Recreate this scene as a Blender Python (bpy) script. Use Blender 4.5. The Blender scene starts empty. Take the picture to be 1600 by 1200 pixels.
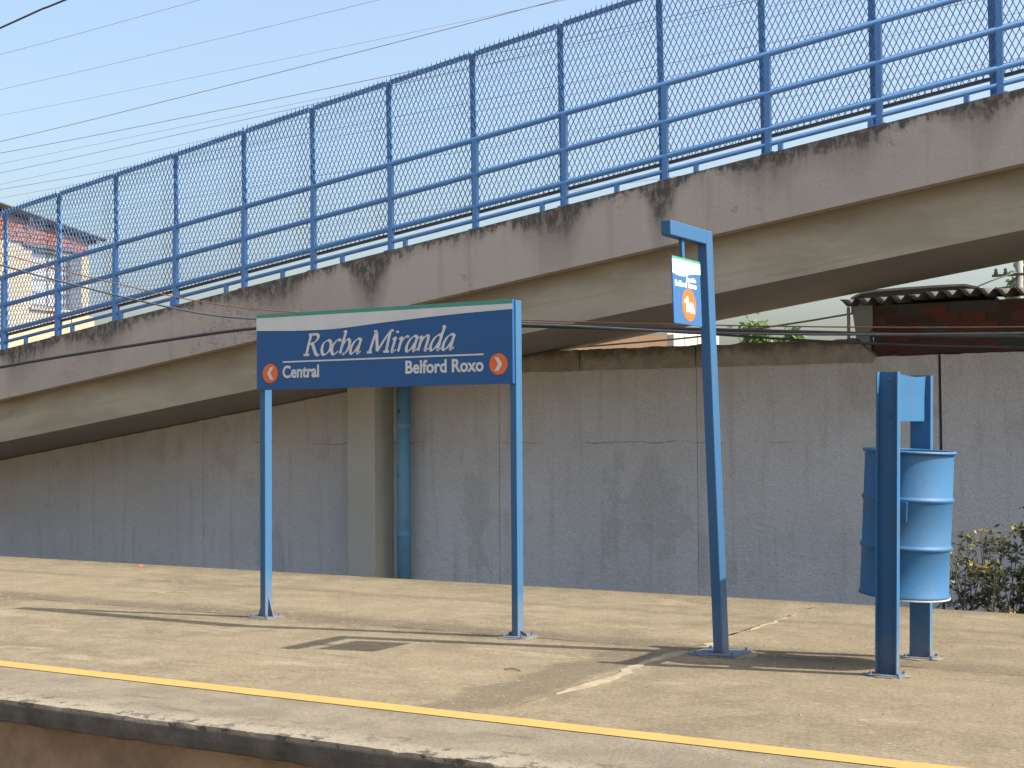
import bpy, bmesh, math, random
from mathutils import Vector, Matrix, noise
from math import sin, cos, pi, radians as R
random.seed(7)
sc = bpy.context.scene
COL = sc.collection

# ---------------------------------------------------------------- camera
cam_d = bpy.data.cameras.new('camera')
cam = bpy.data.objects.new('camera', cam_d)
COL.objects.link(cam)
fwd = Vector((-0.5093, 0.8600, 0.0326)).normalized()
rgt = Vector((0.8603, 0.5093, -0.0070)).normalized()
up = rgt.cross(fwd).normalized()
rgt = fwd.cross(up).normalized()
cam.matrix_world = Matrix(((rgt.x, up.x, -fwd.x, 0.0), (rgt.y, up.y, -fwd.y, 0.0),
                           (rgt.z, up.z, -fwd.z, 1.5), (0, 0, 0, 1)))
cam_d.sensor_width = 36
cam_d.lens = 50.57
cam_d.clip_start = 0.05
cam_d.clip_end = 5000
sc.camera = cam

# ---------------------------------------------------------------- sky, sun, exposure
SUN_EL, SUN_AZ = R(46), math.atan2(0.945, 0.20)      # azimuth measured from +Y towards +X
world = bpy.data.worlds.new('World')
sc.world = world
world.use_nodes = True
wt = world.node_tree
sky = wt.nodes.new('ShaderNodeTexSky')
sky.sky_type = 'NISHITA'
sky.sun_disc = False
sky.sun_elevation = SUN_EL
sky.sun_rotation = SUN_AZ
sky.air_density = 1.2
sky.dust_density = 5.4
sky.ozone_density = 2.0
bg = wt.nodes['Background']
bg.inputs['Strength'].default_value = 0.145
wt.links.new(sky.outputs['Color'], bg.inputs['Color'])
sun_d = bpy.data.lights.new('sun', 'SUN')
sun_d.energy = 5.0
sun_d.angle = R(0.53)
sun_d.color = (1.0, 0.93, 0.82)
sun = bpy.data.objects.new('sun', sun_d)
COL.objects.link(sun)
to_sun = Vector((sin(SUN_AZ) * cos(SUN_EL), cos(SUN_AZ) * cos(SUN_EL), sin(SUN_EL)))
sun.rotation_euler = to_sun.to_track_quat('Z', 'Y').to_euler()
sun.location = to_sun * 60
sc.view_settings.view_transform = 'Standard'
sc.view_settings.look = 'None'
sc.view_settings.exposure = 1.05
sc.view_settings.gamma = 1.0
sc.view_settings.use_curve_mapping = False


# ---------------------------------------------------------------- material helpers
class Nodes:
    def __init__(s, name):
        s.m = bpy.data.materials.new(name)
        s.m.use_nodes = True
        s.t = s.m.node_tree
        s.b = s.t.nodes['Principled BSDF']
        s.pos = s.t.nodes.new('ShaderNodeNewGeometry').outputs['Position']

    def link(s, v, sock):
        if isinstance(v, (int, float)):
            sock.default_value = v
        elif isinstance(v, tuple):
            sock.default_value = v if len(v) == 4 or sock.type == 'VECTOR' else (*v, 1)
        else:
            s.t.links.new(v, sock)

    def math(s, op, a, b=0.0, c=None, clamp=False):
        n = s.t.nodes.new('ShaderNodeMath')
        n.operation = op
        n.use_clamp = clamp
        s.link(a, n.inputs[0])
        s.link(b, n.inputs[1])
        if c is not None:
            s.link(c, n.inputs[2])
        return n.outputs[0]

    def xyz(s, v=None):
        n = s.t.nodes.new('ShaderNodeSeparateXYZ')
        s.link(v or s.pos, n.inputs[0])
        return n.outputs

    def vec(s, x, y, z):
        n = s.t.nodes.new('ShaderNodeCombineXYZ')
        for i, v in enumerate((x, y, z)):
            s.link(v, n.inputs[i])
        return n.outputs[0]

    def scale(s, v, k):
        n = s.t.nodes.new('ShaderNodeVectorMath')
        n.operation = 'MULTIPLY'
        s.link(v, n.inputs[0])
        n.inputs[1].default_value = k
        return n.outputs[0]

    def noise(s, scale, detail=4, rough=0.55, vec=None):
        n = s.t.nodes.new('ShaderNodeTexNoise')
        n.inputs['Scale'].default_value = scale
        n.inputs['Detail'].default_value = detail
        n.inputs['Roughness'].default_value = rough
        s.link(vec or s.pos, n.inputs['Vector'])
        return n.outputs['Fac']

    def ramp(s, f, stops):
        n = s.t.nodes.new('ShaderNodeValToRGB')
        e = n.color_ramp.elements
        while len(e) < len(stops):
            e.new(0.5)
        for i, (p, c) in enumerate(stops):
            e[i].position = p
            e[i].color = (c, c, c, 1) if isinstance(c, (int, float)) else (*c, 1)
        s.link(f, n.inputs[0])
        return n.outputs[0]

    def smooth(s, v, a, b, lo=0.0, hi=1.0):
        n = s.t.nodes.new('ShaderNodeMapRange')
        n.interpolation_type = 'SMOOTHSTEP'
        s.link(v, n.inputs[0])
        for i, k in enumerate((a, b, lo, hi)):
            s.link(k, n.inputs[i + 1])
        return n.outputs[0]

    def mix(s, f, a, b, mode='MIX'):
        n = s.t.nodes.new('ShaderNodeMix')
        n.data_type = 'RGBA'
        n.blend_type = mode
        s.link(f, n.inputs[0])
        s.link(a, n.inputs[6])
        s.link(b, n.inputs[7])
        return n.outputs[2]

    def bump(s, h, dist, strength=1.0, prev=None):
        n = s.t.nodes.new('ShaderNodeBump')
        n.inputs['Distance'].default_value = dist
        n.inputs['Strength'].default_value = strength
        s.link(h, n.inputs['Height'])
        if prev is not None:
            s.link(prev, n.inputs['Normal'])
        return n.outputs[0]

    def done(s, col, rough=0.8, normal=None, metal=0.0, spec=0.5):
        s.link(col, s.b.inputs['Base Color'])
        s.link(rough, s.b.inputs['Roughness'])
        s.b.inputs['Metallic'].default_value = metal
        s.b.inputs['Specular IOR Level'].default_value = spec
        if normal is not None:
            s.t.links.new(normal, s.b.inputs['Normal'])
        return s.m


def concrete(name, c, dark, scale=2.0, speck=60, bump=0.004, rough=0.9, contrast=0.5):
    n = Nodes(name)
    big = n.smooth(n.noise(scale, 6, 0.6), 0.5 - 0.22, 0.5 + 0.22)
    fine = n.noise(speck, 3, 0.6)
    col = n.mix(n.math('MULTIPLY', big, contrast), c, dark)
    col = n.mix(0.35, col, n.ramp(fine, [(0.3, 0.55), (0.7, 1.0)]), 'MULTIPLY')
    return n.done(col, rough, n.bump(fine, bump), spec=0.25)


def paint(name, c, grime=0.25, rough=0.42, wear=None, dusty=False):
    n = Nodes(name)
    g = n.smooth(n.noise(5, 5, 0.6), 0.42, 0.75)
    dark = tuple(v * 0.72 + 0.02 for v in c)
    col = n.mix(n.math('MULTIPLY', g, grime * 2), c, dark)
    s = n.smooth(n.noise(38, 3, 0.6), 0.66, 0.74)
    col = n.mix(n.math('MULTIPLY', s, grime), col, tuple(min(1, v * 0.6 + 0.05) for v in c))
    if wear is not None:
        w = n.smooth(n.noise(9, 5, 0.7), 0.645, 0.665)
        col = n.mix(w, col, wear)
    if dusty:
        zz = n.math('ADD', n.xyz()[2], n.math('MULTIPLY', n.math('SUBTRACT', n.noise(6, 5, 0.65), 0.5), 0.5))
        col = n.mix(n.smooth(zz, 0.42, 0.0, 0, 0.5), col, (0.14, 0.155, 0.165))
        rs = n.math('MULTIPLY', n.smooth(n.xyz()[2], 0.10, 0.01), n.smooth(n.noise(18, 5, 0.7), 0.46, 0.6))
        col = n.mix(n.math('MULTIPLY', rs, 0.7), col, (0.10, 0.055, 0.03))
        chip = n.smooth(n.noise(27, 4, 0.75), 0.705, 0.72)
        col = n.mix(chip, col, (0.17, 0.15, 0.13))
    return n.done(col, rough, n.bump(n.noise(24, 3), 0.0012), spec=0.3)


def plain(name, c, rough=0.7, var=0.2, scale=12, bump=0.0, spec=0.4):
    n = Nodes(name)
    f = n.noise(scale, 4)
    col = n.mix(n.math('MULTIPLY', n.smooth(f, 0.35, 0.7), var * 2), c, tuple(v * 0.6 for v in c))
    return n.done(col, rough, n.bump(f, bump) if bump else None, spec=spec)


M = {}

# platform concrete: beige, worn, with dark damp band beside the cross crack and dirt along the long joint
n = Nodes('platform_concrete')
X, Y, Z = n.xyz()
big = n.smooth(n.noise(0.55, 6, 0.62), 0.42, 0.60)
mid = n.smooth(n.noise(2.6, 7, 0.72), 0.43, 0.59)
stre = n.noise(1.0, 5, 0.6, n.scale(n.pos, (0.7, 6.0, 1.0)))
fine = n.noise(42, 4, 0.7)
grit = n.noise(150, 2, 0.6)
col = n.mix(big, (0.162, 0.134, 0.087), (0.131, 0.108, 0.071))
col = n.mix(n.math('MULTIPLY', mid, 0.65), col, (0.196, 0.165, 0.111))
col = n.mix(n.smooth(stre, 0.55, 0.74, 0.0, 0.55), col, (0.092, 0.073, 0.048))
worn = n.smooth(n.noise(1.1, 7, 0.72, n.scale(n.pos, (0.8, 1.9, 1.0))), 0.56, 0.66, 0, 0.7)
col = n.mix(worn, col, (0.237, 0.200, 0.140))
brown = n.smooth(n.noise(1.7, 6, 0.7), 0.58, 0.70, 0, 0.5)
col = n.mix(brown, col, (0.100, 0.074, 0.045))
jit = n.math('MULTIPLY', n.math('SUBTRACT', n.noise(2.2, 6, 0.65), 0.5), 0.55)
jd = n.math('ABSOLUTE', n.math('ADD', n.math('SUBTRACT', Y, 9.22), jit))
col = n.mix(n.smooth(jd, 0.36, 0.02, 0, 0.65), col, (0.079, 0.063, 0.043))
cd = n.math('ABSOLUTE', n.math('ADD', n.math('SUBTRACT', X, -4.27), jit))
cm = n.math('MULTIPLY', n.smooth(cd, 0.27, 0.15, 0, 0.60), n.smooth(Y, 9.6, 8.6))
col = n.mix(cm, col, (0.081, 0.068, 0.046))
jd2 = n.math('ABSOLUTE', n.math('ADD', n.math('SUBTRACT', Y, 10.85), n.math('MULTIPLY', jit, 0.8)))
col = n.mix(n.smooth(jd2, 0.16, 0.01, 0, 0.4), col, (0.079, 0.063, 0.041))
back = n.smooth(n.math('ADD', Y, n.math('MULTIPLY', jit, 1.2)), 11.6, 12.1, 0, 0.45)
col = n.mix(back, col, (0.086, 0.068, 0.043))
col = n.mix(n.smooth(n.math('ADD', X, jit), -4.1, -3.2, 0, 0.30), col, (0.125, 0.100, 0.066))
fleck = n.smooth(n.noise(19, 5, 0.7, n.scale(n.pos, (0.6, 1.4, 1.0))), 0.60, 0.67, 0, 0.7)
col = n.mix(fleck, col, (0.274, 0.240, 0.176))
col = n.mix(n.smooth(n.noise(17, 6, 0.75), 0.57, 0.68, 0, 0.6), col, (0.071, 0.058, 0.038))
col = n.mix(0.6, col, n.ramp(fine, [(0.32, 0.42), (0.60, 1.18)]), 'MULTIPLY')
col = n.mix(0.5, col, n.ramp(grit, [(0.3, 0.55), (0.6, 1.08)]), 'MULTIPLY')
nb = n.bump(n.noise(7, 5), 0.014)
nb = n.bump(grit, 0.004, 1.0, nb)
M['platform'] = n.done(col, 0.92, nb, spec=0.2)

n = Nodes('edge_concrete')
X, Y, Z = n.xyz()
mid = n.smooth(n.noise(2.4, 6, 0.65), 0.38, 0.64)
col = n.mix(mid, (0.169, 0.146, 0.107), (0.129, 0.110, 0.082))
stre = n.noise(1.6, 5, 0.65, n.scale(n.pos, (0.8, 4.0, 1.0)))
col = n.mix(n.smooth(stre, 0.55, 0.75, 0, 0.7), col, (0.073, 0.062, 0.048))
edge = n.smooth(n.math('ADD', Y, n.math('MULTIPLY', n.math('SUBTRACT', n.noise(5, 5, 0.7), 0.5), 0.28)), 5.82, 5.66)
col = n.mix(n.math('MULTIPLY', edge, 0.7), col, (0.227, 0.200, 0.156))
dirt_and_dark = n.smooth(n.noise(7, 6, 0.75), 0.52, 0.62)
col = n.mix(n.math('MULTIPLY', dirt_and_dark, n.smooth(Y, 5.98, 5.64, 0.08, 0.85)), col, (0.047, 0.040, 0.033))
face = n.smooth(Z, -0.018, -0.040)  # front face of the nosing darkened in colour to stand for shade
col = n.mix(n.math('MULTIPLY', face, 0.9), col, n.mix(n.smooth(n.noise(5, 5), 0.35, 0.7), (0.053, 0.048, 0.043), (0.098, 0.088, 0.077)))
fine = n.noise(90, 3, 0.6)
col = n.mix(0.4, col, n.ramp(fine, [(0.3, 0.6), (0.65, 1.0)]), 'MULTIPLY')
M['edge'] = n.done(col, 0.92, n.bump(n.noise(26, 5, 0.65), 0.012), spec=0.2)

n = Nodes('yellow_line_paint')
w = n.smooth(n.noise(16, 6, 0.7), 0.60, 0.70)
g = n.smooth(n.noise(2.0, 5, 0.6), 0.4, 0.7)
col = n.mix(n.math('MULTIPLY', g, 0.4), (0.310, 0.200, 0.062), (0.235, 0.160, 0.058))
col = n.mix(n.math('MULTIPLY', w, 0.55), col, (0.20, 0.165, 0.10))
M['yellow'] = n.done(col, 0.8, n.bump(n.noise(80, 3), 0.003), spec=0.25)

n = Nodes('underplatform_concrete')
col = n.mix(n.smooth(n.noise(1.5, 6, 0.65), 0.35, 0.68), (0.27, 0.19, 0.125), (0.15, 0.105, 0.07))
M['under'] = n.done(col, 0.95, n.bump(n.noise(30, 4), 0.01), spec=0.15)
M['mortar'] = concrete('mortar', (0.275, 0.238, 0.17), (0.175, 0.146, 0.097), 6, 60, contrast=0.9)
M['collar'] = concrete('mortar_collar', (0.20, 0.170, 0.118), (0.125, 0.103, 0.068), 7, 60, contrast=0.9)
M['grit'] = plain('grit', (0.20, 0.17, 0.12), 0.9, 0.5, 3)
M['joint'] = concrete('joint_dirt', (0.14, 0.115, 0.08), (0.09, 0.07, 0.05), 4, 60)
M['ground'] = concrete('ground_gravel', (0.26, 0.215, 0.16), (0.15, 0.125, 0.09), 0.7, 22, 0.03)

# boundary wall: rough-cast grey render, warm bounce light painted in as brown towards its top
n = Nodes('wall_render')
X, Y, Z = n.xyz()
big = n.smooth(n.noise(0.5, 6, 0.6), 0.35, 0.68)
stre = n.noise(1.0, 5, 0.6, n.scale(n.pos, (7.0, 1.0, 0.45)))
col = n.mix(big, (0.60, 0.59, 0.575), (0.53, 0.522, 0.508))
col = n.mix(n.smooth(stre, 0.50, 0.74, 0, 0.42), col, (0.36, 0.35, 0.33))
patch = n.smooth(n.noise(0.85, 5, 0.7, n.scale(n.pos, (1.0, 1.0, 0.7))), 0.56, 0.63, 0, 0.32)
col = n.mix(patch, col, (0.36, 0.345, 0.32))
hl = n.math('ABSOLUTE', n.math('SUBTRACT', n.math('ADD', Z, n.math('MULTIPLY', n.math('SUBTRACT', n.noise(1.6, 5, 0.7), 0.5), 0.16)), 1.34))
hm = n.math('MULTIPLY', n.smooth(hl, 0.013, 0.004), n.smooth(n.noise(0.8, 2), 0.47, 0.55, 0, 0.55))
col = n.mix(hm, col, (0.16, 0.15, 0.14))
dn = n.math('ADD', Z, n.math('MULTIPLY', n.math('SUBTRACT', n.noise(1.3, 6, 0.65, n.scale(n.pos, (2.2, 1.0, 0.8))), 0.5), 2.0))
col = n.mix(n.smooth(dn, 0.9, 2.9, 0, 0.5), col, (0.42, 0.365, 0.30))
sp = n.noise(48, 4, 0.7)
col = n.mix(0.5, col, n.ramp(sp, [(0.34, 0.50), (0.60, 1.0)]), 'MULTIPLY')
pit = n.smooth(n.noise(17, 4, 0.75), 0.665, 0.71)
col = n.mix(n.math('MULTIPLY', pit, 0.6), col, (0.11, 0.10, 0.09))
nb = n.bump(n.noise(11, 6, 0.7), 0.02)
nb = n.bump(sp, 0.007, 1.0, nb)
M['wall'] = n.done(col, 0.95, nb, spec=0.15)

n = Nodes('coping_concrete')
X, Y, Z = n.xyz()
col = n.mix(n.smooth(n.noise(3, 6, 0.65), 0.35, 0.65), (0.33, 0.295, 0.245), (0.235, 0.205, 0.165))
m_ = n.smooth(n.math('ADD', Z, n.math('MULTIPLY', n.math('SUBTRACT', n.noise(5, 6, 0.7), 0.5), 0.4)), 2.42, 2.60)
col = n.mix(n.math('MULTIPLY', m_, 0.8), col, (0.055, 0.05, 0.04))
M['coping'] = n.done(col, 0.95, n.bump(n.noise(20, 5, 0.65), 0.02), spec=0.15)

# ramp fascia: painted render with mould under the top edge; streak lengths follow the post feet and old drips
STAIN = [(-18.02, .1), (-17.73, .29), (-17.31, .19), (-16.62, .12), (-15.75, .3), (-15.18, .12), (-14.43, .09), (-13.59, .09),
         (-12.46, .29), (-12.02, .1), (-11.39, .07), (-10.97, .58), (-10.67, .13), (-10.18, .08), (-9.41, .11), (-8.95, .06),
         (-8.41, .28), (-8.11, .37), (-7.85, .12), (-7.47, .06), (-7.1, .1), (-6.89, .55), (-6.65, .1), (-6.26, .05),
         (-5.69, .2), (-5.51, .21), (-5.1, .13), (-4.5, .22), (-4.26, .08), (-3.83, .05), (-3.21, .25), (-2.93, .09)]
TOP0, BOT0, SL = 5.319, 4.561, 0.140
n = Nodes('ramp_fascia_render')
X, Y, Z = n.xyz()
big = n.smooth(n.noise(0.7, 6, 0.6), 0.35, 0.68)
col = n.mix(big, (0.405, 0.355, 0.308), (0.355, 0.312, 0.272))
col = n.mix(n.smooth(n.noise(1.0, 5, 0.6, n.scale(n.pos, (5.0, 1.0, 0.35))), 0.52, 0.75, 0, 0.35), col, (0.22, 0.19, 0.165))
d = n.math('SUBTRACT', n.math('MULTIPLY_ADD', X, SL, TOP0), Z)
ln = n.ramp(n.math('DIVIDE', n.math('ADD', X, 19.0), 17.0), [((x + 19) / 17, v) for x, v in STAIN])
streak = n.math('SUBTRACT', n.noise(1.0, 5, 0.7, n.scale(n.pos, (9.0, 9.0, 1.6))), 0.5)
blot = n.math('SUBTRACT', n.noise(7, 6, 0.7), 0.5)
dd = n.math('ADD', n.math('ADD', d, n.math('MULTIPLY', streak, 0.34)), n.math('MULTIPLY', blot, 0.30))
ln2 = n.math('MULTIPLY_ADD', n.math('SUBTRACT', ln, 0.05), 1.35, 0.028)
mask = n.smooth(n.math('DIVIDE', dd, ln2), 1.15, 0.35)
mask = n.math('MULTIPLY', mask, n.smooth(n.noise(13, 5, 0.7, n.scale(n.pos, (1.0, 1.0, 0.55))), 0.36, 0.56, 0.35, 1.0))
col = n.mix(n.math('MULTIPLY', mask, 0.94), col, (0.042, 0.039, 0.035))
halo = n.smooth(n.math('DIVIDE', dd, ln2), 2.6, 0.6, 0, 0.35)
col = n.mix(halo, col, (0.12, 0.105, 0.09))
crk = n.math('ABSOLUTE', n.math('SUBTRACT', n.noise(1.1, 6, 0.75), 0.5))
col = n.mix(n.math('MULTIPLY', n.smooth(crk, 0.006, 0.001), n.smooth(n.noise(0.9, 2), 0.52, 0.6, 0, 0.7)), col, (0.07, 0.06, 0.05))
fine = n.noise(70, 3, 0.6)
col = n.mix(0.25, col, n.ramp(fine, [(0.3, 0.6), (0.65, 1.0)]), 'MULTIPLY')
M['fascia'] = n.done(col, 0.9, n.bump(n.noise(24, 4, 0.6), 0.006), spec=0.2)

n = Nodes('ramp_girder_concrete')
X, Y, Z = n.xyz()
up_ = n.math('SUBTRACT', Z, n.math('MULTIPLY_ADD', X, 0.139, 4.2))
col = n.mix(n.smooth(n.noise(1.2, 6, 0.6, n.scale(n.pos, (0.6, 1.0, 2.0))), 0.35, 0.68), (0.375, 0.335, 0.255), (0.285, 0.250, 0.185))
dirt_and_dark = n.smooth(n.math('ADD', up_, n.math('MULTIPLY', n.math('SUBTRACT', n.noise(1.2, 5, 0.65, n.scale(n.pos, (1.0, 1.0, 2.5))), 0.5), 0.7)), -0.02, 0.42, 0, 0.6)  # girder face turns darker brown towards its top
col = n.mix(dirt_and_dark, col, (0.165, 0.125, 0.085))
line_ = n.noise(1.0, 3, 0.6, n.vec(n.math('MULTIPLY', X, 0.3), 0.0, n.math('MULTIPLY', up_, 16.0)))
col = n.mix(n.smooth(line_, 0.55, 0.72, 0, 0.3), col, (0.18, 0.15, 0.11))
M['girder'] = n.done(col, 0.9, n.bump(n.noise(14, 5, 0.6), 0.008), spec=0.2)
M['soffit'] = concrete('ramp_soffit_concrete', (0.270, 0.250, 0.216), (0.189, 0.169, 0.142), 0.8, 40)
M['column'] = concrete('column_concrete', (0.46, 0.44, 0.37), (0.385, 0.37, 0.31), 1.2, 50, 0.003)

M['rail'] = paint('rail_blue_paint', (0.075, 0.195, 0.42), 0.3, 0.45)
M['mesh'] = paint('fence_mesh_blue_paint', (0.075, 0.165, 0.32), 0.35, 0.5)
M['fence'] = paint('fence_post_blue_paint', (0.065, 0.165, 0.36), 0.35, 0.5)
M['raildark'] = plain('dark_blue_steel', (0.075, 0.09, 0.115), 0.7, 0.3, 20)  # darker, greyer blue for the fence bottom rail
M['rust_and_gap'] = plain('rusty_steel_and_gap_dark', (0.085, 0.068, 0.055), 0.8, 0.3, 20)  # also the painted dark behind the open wall joint
M['post'] = paint('sign_post_blue_paint', (0.028, 0.098, 0.200), 0.24, 0.5, dusty=True)
M['pole'] = paint('platform_pole_blue_paint', (0.023, 0.084, 0.182), 0.26, 0.5, dusty=True)
M['drum'] = paint('bin_blue_paint', (0.021, 0.097, 0.212), 0.45, 0.58, dusty=True)
M['drumdark'] = plain('bin_inside_steel', (0.05, 0.10, 0.16), 0.8, 0.4, 12)
M['rim'] = plain('worn_rim_steel', (0.45, 0.44, 0.40), 0.6, 0.3, 30)
M['pipe'] = paint('faded_blue_pipe_paint', (0.115, 0.27, 0.40), 0.35, 0.6, (0.035, 0.04, 0.045))
M['signblue'] = paint('sign_face_blue', (0.015, 0.074, 0.205), 0.16, 0.35)
M['signblue2'] = paint('small_sign_face_blue', (0.030, 0.098, 0.238), 0.12, 0.35)
M['signwhite'] = plain('sign_white_vinyl', (0.80, 0.80, 0.80), 0.4, 0.08, 6)
M['signgrey'] = plain('shaded_sign_white', (0.50, 0.50, 0.495), 0.45, 0.1, 5)  # big sign's white greyed in colour for its shaded side
M['green'] = plain('sign_green_vinyl', (0.045, 0.235, 0.165), 0.4, 0.12, 6)
M['orange'] = plain('sign_orange_vinyl', (0.60, 0.115, 0.022), 0.4, 0.1, 6)
M['steel'] = plain('painted_bolt_steel', (0.07, 0.14, 0.26), 0.5, 0.2, 20)
M['cable'] = plain('black_cable_sheath', (0.035, 0.034, 0.036), 0.6, 0.2, 8)
M['cablegrey'] = plain('grey_cable_sheath', (0.10, 0.10, 0.105), 0.6, 0.2, 8)
M['cablebrown'] = plain('brown_copper_cable', (0.20, 0.095, 0.055), 0.6, 0.2, 8)
M['wire'] = plain('aluminium_wire', (0.20, 0.215, 0.24), 0.5, 0.2, 2)
M['tie'] = plain('white_cable_tie', (0.65, 0.63, 0.55), 0.6, 0.2, 20)
M['brickd'] = concrete('dark_red_brick', (0.19, 0.065, 0.045), (0.10, 0.045, 0.036), 3.5, 60, 0.006)
M['bricks'] = concrete('soot_blackened_brick', (0.11, 0.055, 0.045), (0.065, 0.045, 0.04), 3.5, 60, 0.006)
M['brickm'] = concrete('sooty_mortar', (0.10, 0.095, 0.085), (0.055, 0.052, 0.048), 4, 50, 0.01)
M['bricko'] = concrete('orange_hollow_brick', (0.259, 0.108, 0.064), (0.190, 0.078, 0.047), 3.5, 40, 0.006)
M['brickom'] = concrete('pale_mortar', (0.224, 0.168, 0.128), (0.176, 0.128, 0.096), 2, 40, 0.01)
M['plaster'] = concrete('cream_house_plaster', (0.374, 0.312, 0.213), (0.270, 0.218, 0.151), 1.1, 20, 0.004)
M['plasterb'] = concrete('bluish_plaster', (0.36, 0.37, 0.39), (0.25, 0.25, 0.27), 3, 40, 0.004)
M['roofsheet'] = concrete('weathered_fibre_cement', (0.115, 0.11, 0.105), (0.055, 0.053, 0.052), 2.2, 40, 0.003)
M['roofpale'] = concrete('pale_fibre_cement', (0.42, 0.40, 0.37), (0.30, 0.28, 0.26), 2.2, 40, 0.003)
M['winframe'] = plain('grey_window_frame', (0.17, 0.17, 0.175), 0.6, 0.3, 10)
M['glass'] = plain('dusty_window_glass', (0.36, 0.37, 0.37), 0.25, 0.35, 3, 0.0, 0.6)
M['ochre'] = concrete('ochre_house_wall', (0.78, 0.50, 0.28), (0.70, 0.44, 0.24), 0.3, 10, 0.002, contrast=0.3)
M['white'] = concrete('white_house_wall', (0.400, 0.384, 0.344), (0.352, 0.336, 0.296), 0.3, 10, 0.002, contrast=0.3)
M['bark'] = plain('bark', (0.12, 0.095, 0.07), 0.9, 0.4, 20, 0.01)
M['polec'] = concrete('utility_pole_concrete', (0.26, 0.25, 0.235), (0.2, 0.19, 0.18), 1, 20)
M['ceramic'] = plain('dark_insulator', (0.06, 0.055, 0.055), 0.35, 0.2, 10)
M['blueins'] = plain('blue_plastic', (0.09, 0.15, 0.42), 0.45, 0.2, 8)


def leafmat(name, cols):
    n = Nodes(name)
    f = n.noise(11, 3, 0.6)
    col = n.ramp(f, [(0.30 + 0.4 * i / max(1, len(cols) - 1), c) for i, c in enumerate(cols)])
    m = n.done(col, 0.55, spec=0.35)
    tr = n.t.nodes.new('ShaderNodeBsdfTranslucent')
    n.t.links.new(col, tr.inputs[0])
    mx = n.t.nodes.new('ShaderNodeMixShader')
    mx.inputs[0].default_value = 0.35
    n.t.links.new(n.b.outputs[0], mx.inputs[1])
    n.t.links.new(tr.outputs[0], mx.inputs[2])
    n.t.links.new(mx.outputs[0], n.t.nodes['Material Output'].inputs[0])
    return m


M['leaf'] = leafmat('bush_leaves', [(0.035, 0.048, 0.034), (0.055, 0.068, 0.042), (0.095, 0.105, 0.05), (0.05, 0.062, 0.04)])
M['leaftip'] = leafmat('yellow_bush_leaves', [(0.26, 0.25, 0.06), (0.34, 0.26, 0.06), (0.22, 0.25, 0.07)])
M['treeleaf'] = leafmat('tree_leaves', [(0.06, 0.13, 0.03), (0.11, 0.19, 0.05), (0.08, 0.15, 0.04)])


# ---------------------------------------------------------------- mesh helpers
class MB:
    def __init__(s):
        s.v, s.f, s.mi = [], [], []

    def face(s, idx, mi=0):
        s.f.append(tuple(idx))
        s.mi.append(mi)

    def add(s, pts):
        i = len(s.v)
        s.v += [tuple(p) for p in pts]
        return i

    def box(s, x0, x1, y0, y1, z0, z1, mi=0):
        i = s.add([(x0, y0, z0), (x1, y0, z0), (x1, y1, z0), (x0, y1, z0), (x0, y0, z1), (x1, y0, z1), (x1, y1, z1), (x0, y1, z1)])
        for q in ((0, 3, 2, 1), (4, 5, 6, 7), (0, 1, 5, 4), (1, 2, 6, 5), (2, 3, 7, 6), (3, 0, 4, 7)):
            s.face([i + k for k in q], mi)
        return s

    def hexa(s, a, b, mi=0):
        """a: four corners of one end (in order), b: the matching four of the other"""
        i = s.add(list(a) + list(b))
        for q in ((0, 3, 2, 1), (4, 5, 6, 7), (0, 1, 5, 4), (1, 2, 6, 5), (2, 3, 7, 6), (3, 0, 4, 7)):
            s.face([i + k for k in q], mi)
        return s

    def prism(s, poly, off, mi=0):
        """planar polygon (3D points) pushed along off"""
        k = len(poly)
        o = Vector(off)
        i = s.add(poly)
        j = s.add([Vector(p) + o for p in poly])
        s.face(range(i, i + k), mi)
        s.face(reversed(range(j, j + k)), mi)
        for a in range(k):
            b = (a + 1) % k
            s.face((i + b, i + a, j + a, j + b), mi)
        return s

    def tube(s, pts, r, n=8, mi=0, cap=True):
        pts = [Vector(p) for p in pts]
        rings = []
        for k, p in enumerate(pts):
            d = (pts[min(k + 1, len(pts) - 1)] - pts[max(k - 1, 0)]).normalized()
            a = d.cross(Vector((0, 0, 1)))
            if a.length < 1e-3:
                a = d.cross(Vector((0, 1, 0)))
            a.normalize()
            b = d.cross(a)
            rr = r[k] if isinstance(r, (list, tuple)) else r
            rings.append(s.add([p + (a * cos(2 * pi * t / n) + b * sin(2 * pi * t / n)) * rr for t in range(n)]))
        for i, j in zip(rings, rings[1:]):
            for t in range(n):
                u = (t + 1) % n
                s.face((i + t, i + u, j + u, j + t), mi)
        if cap:
            s.face(reversed(range(rings[0], rings[0] + n)), mi)
            s.face(range(rings[-1], rings[-1] + n), mi)
        return s

    def lathe(s, prof, c, n=40, mi=0):
        rings = [s.add([(c[0] + r * cos(2 * pi * t / n), c[1] + r * sin(2 * pi * t / n), c[2] + z) for t in range(n)]) for r, z in prof]
        for i, j in zip(rings, rings[1:]):
            for t in range(n):
                u = (t + 1) % n
                s.face((i + t, i + u, j + u, j + t), mi)
        return s


def setp(o, label=None, cat=None, group=None, kind=None):
    for k, v in (('label', label), ('category', cat), ('group', group), ('kind', kind)):
        if v:
            o[k] = v
    return o


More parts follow.
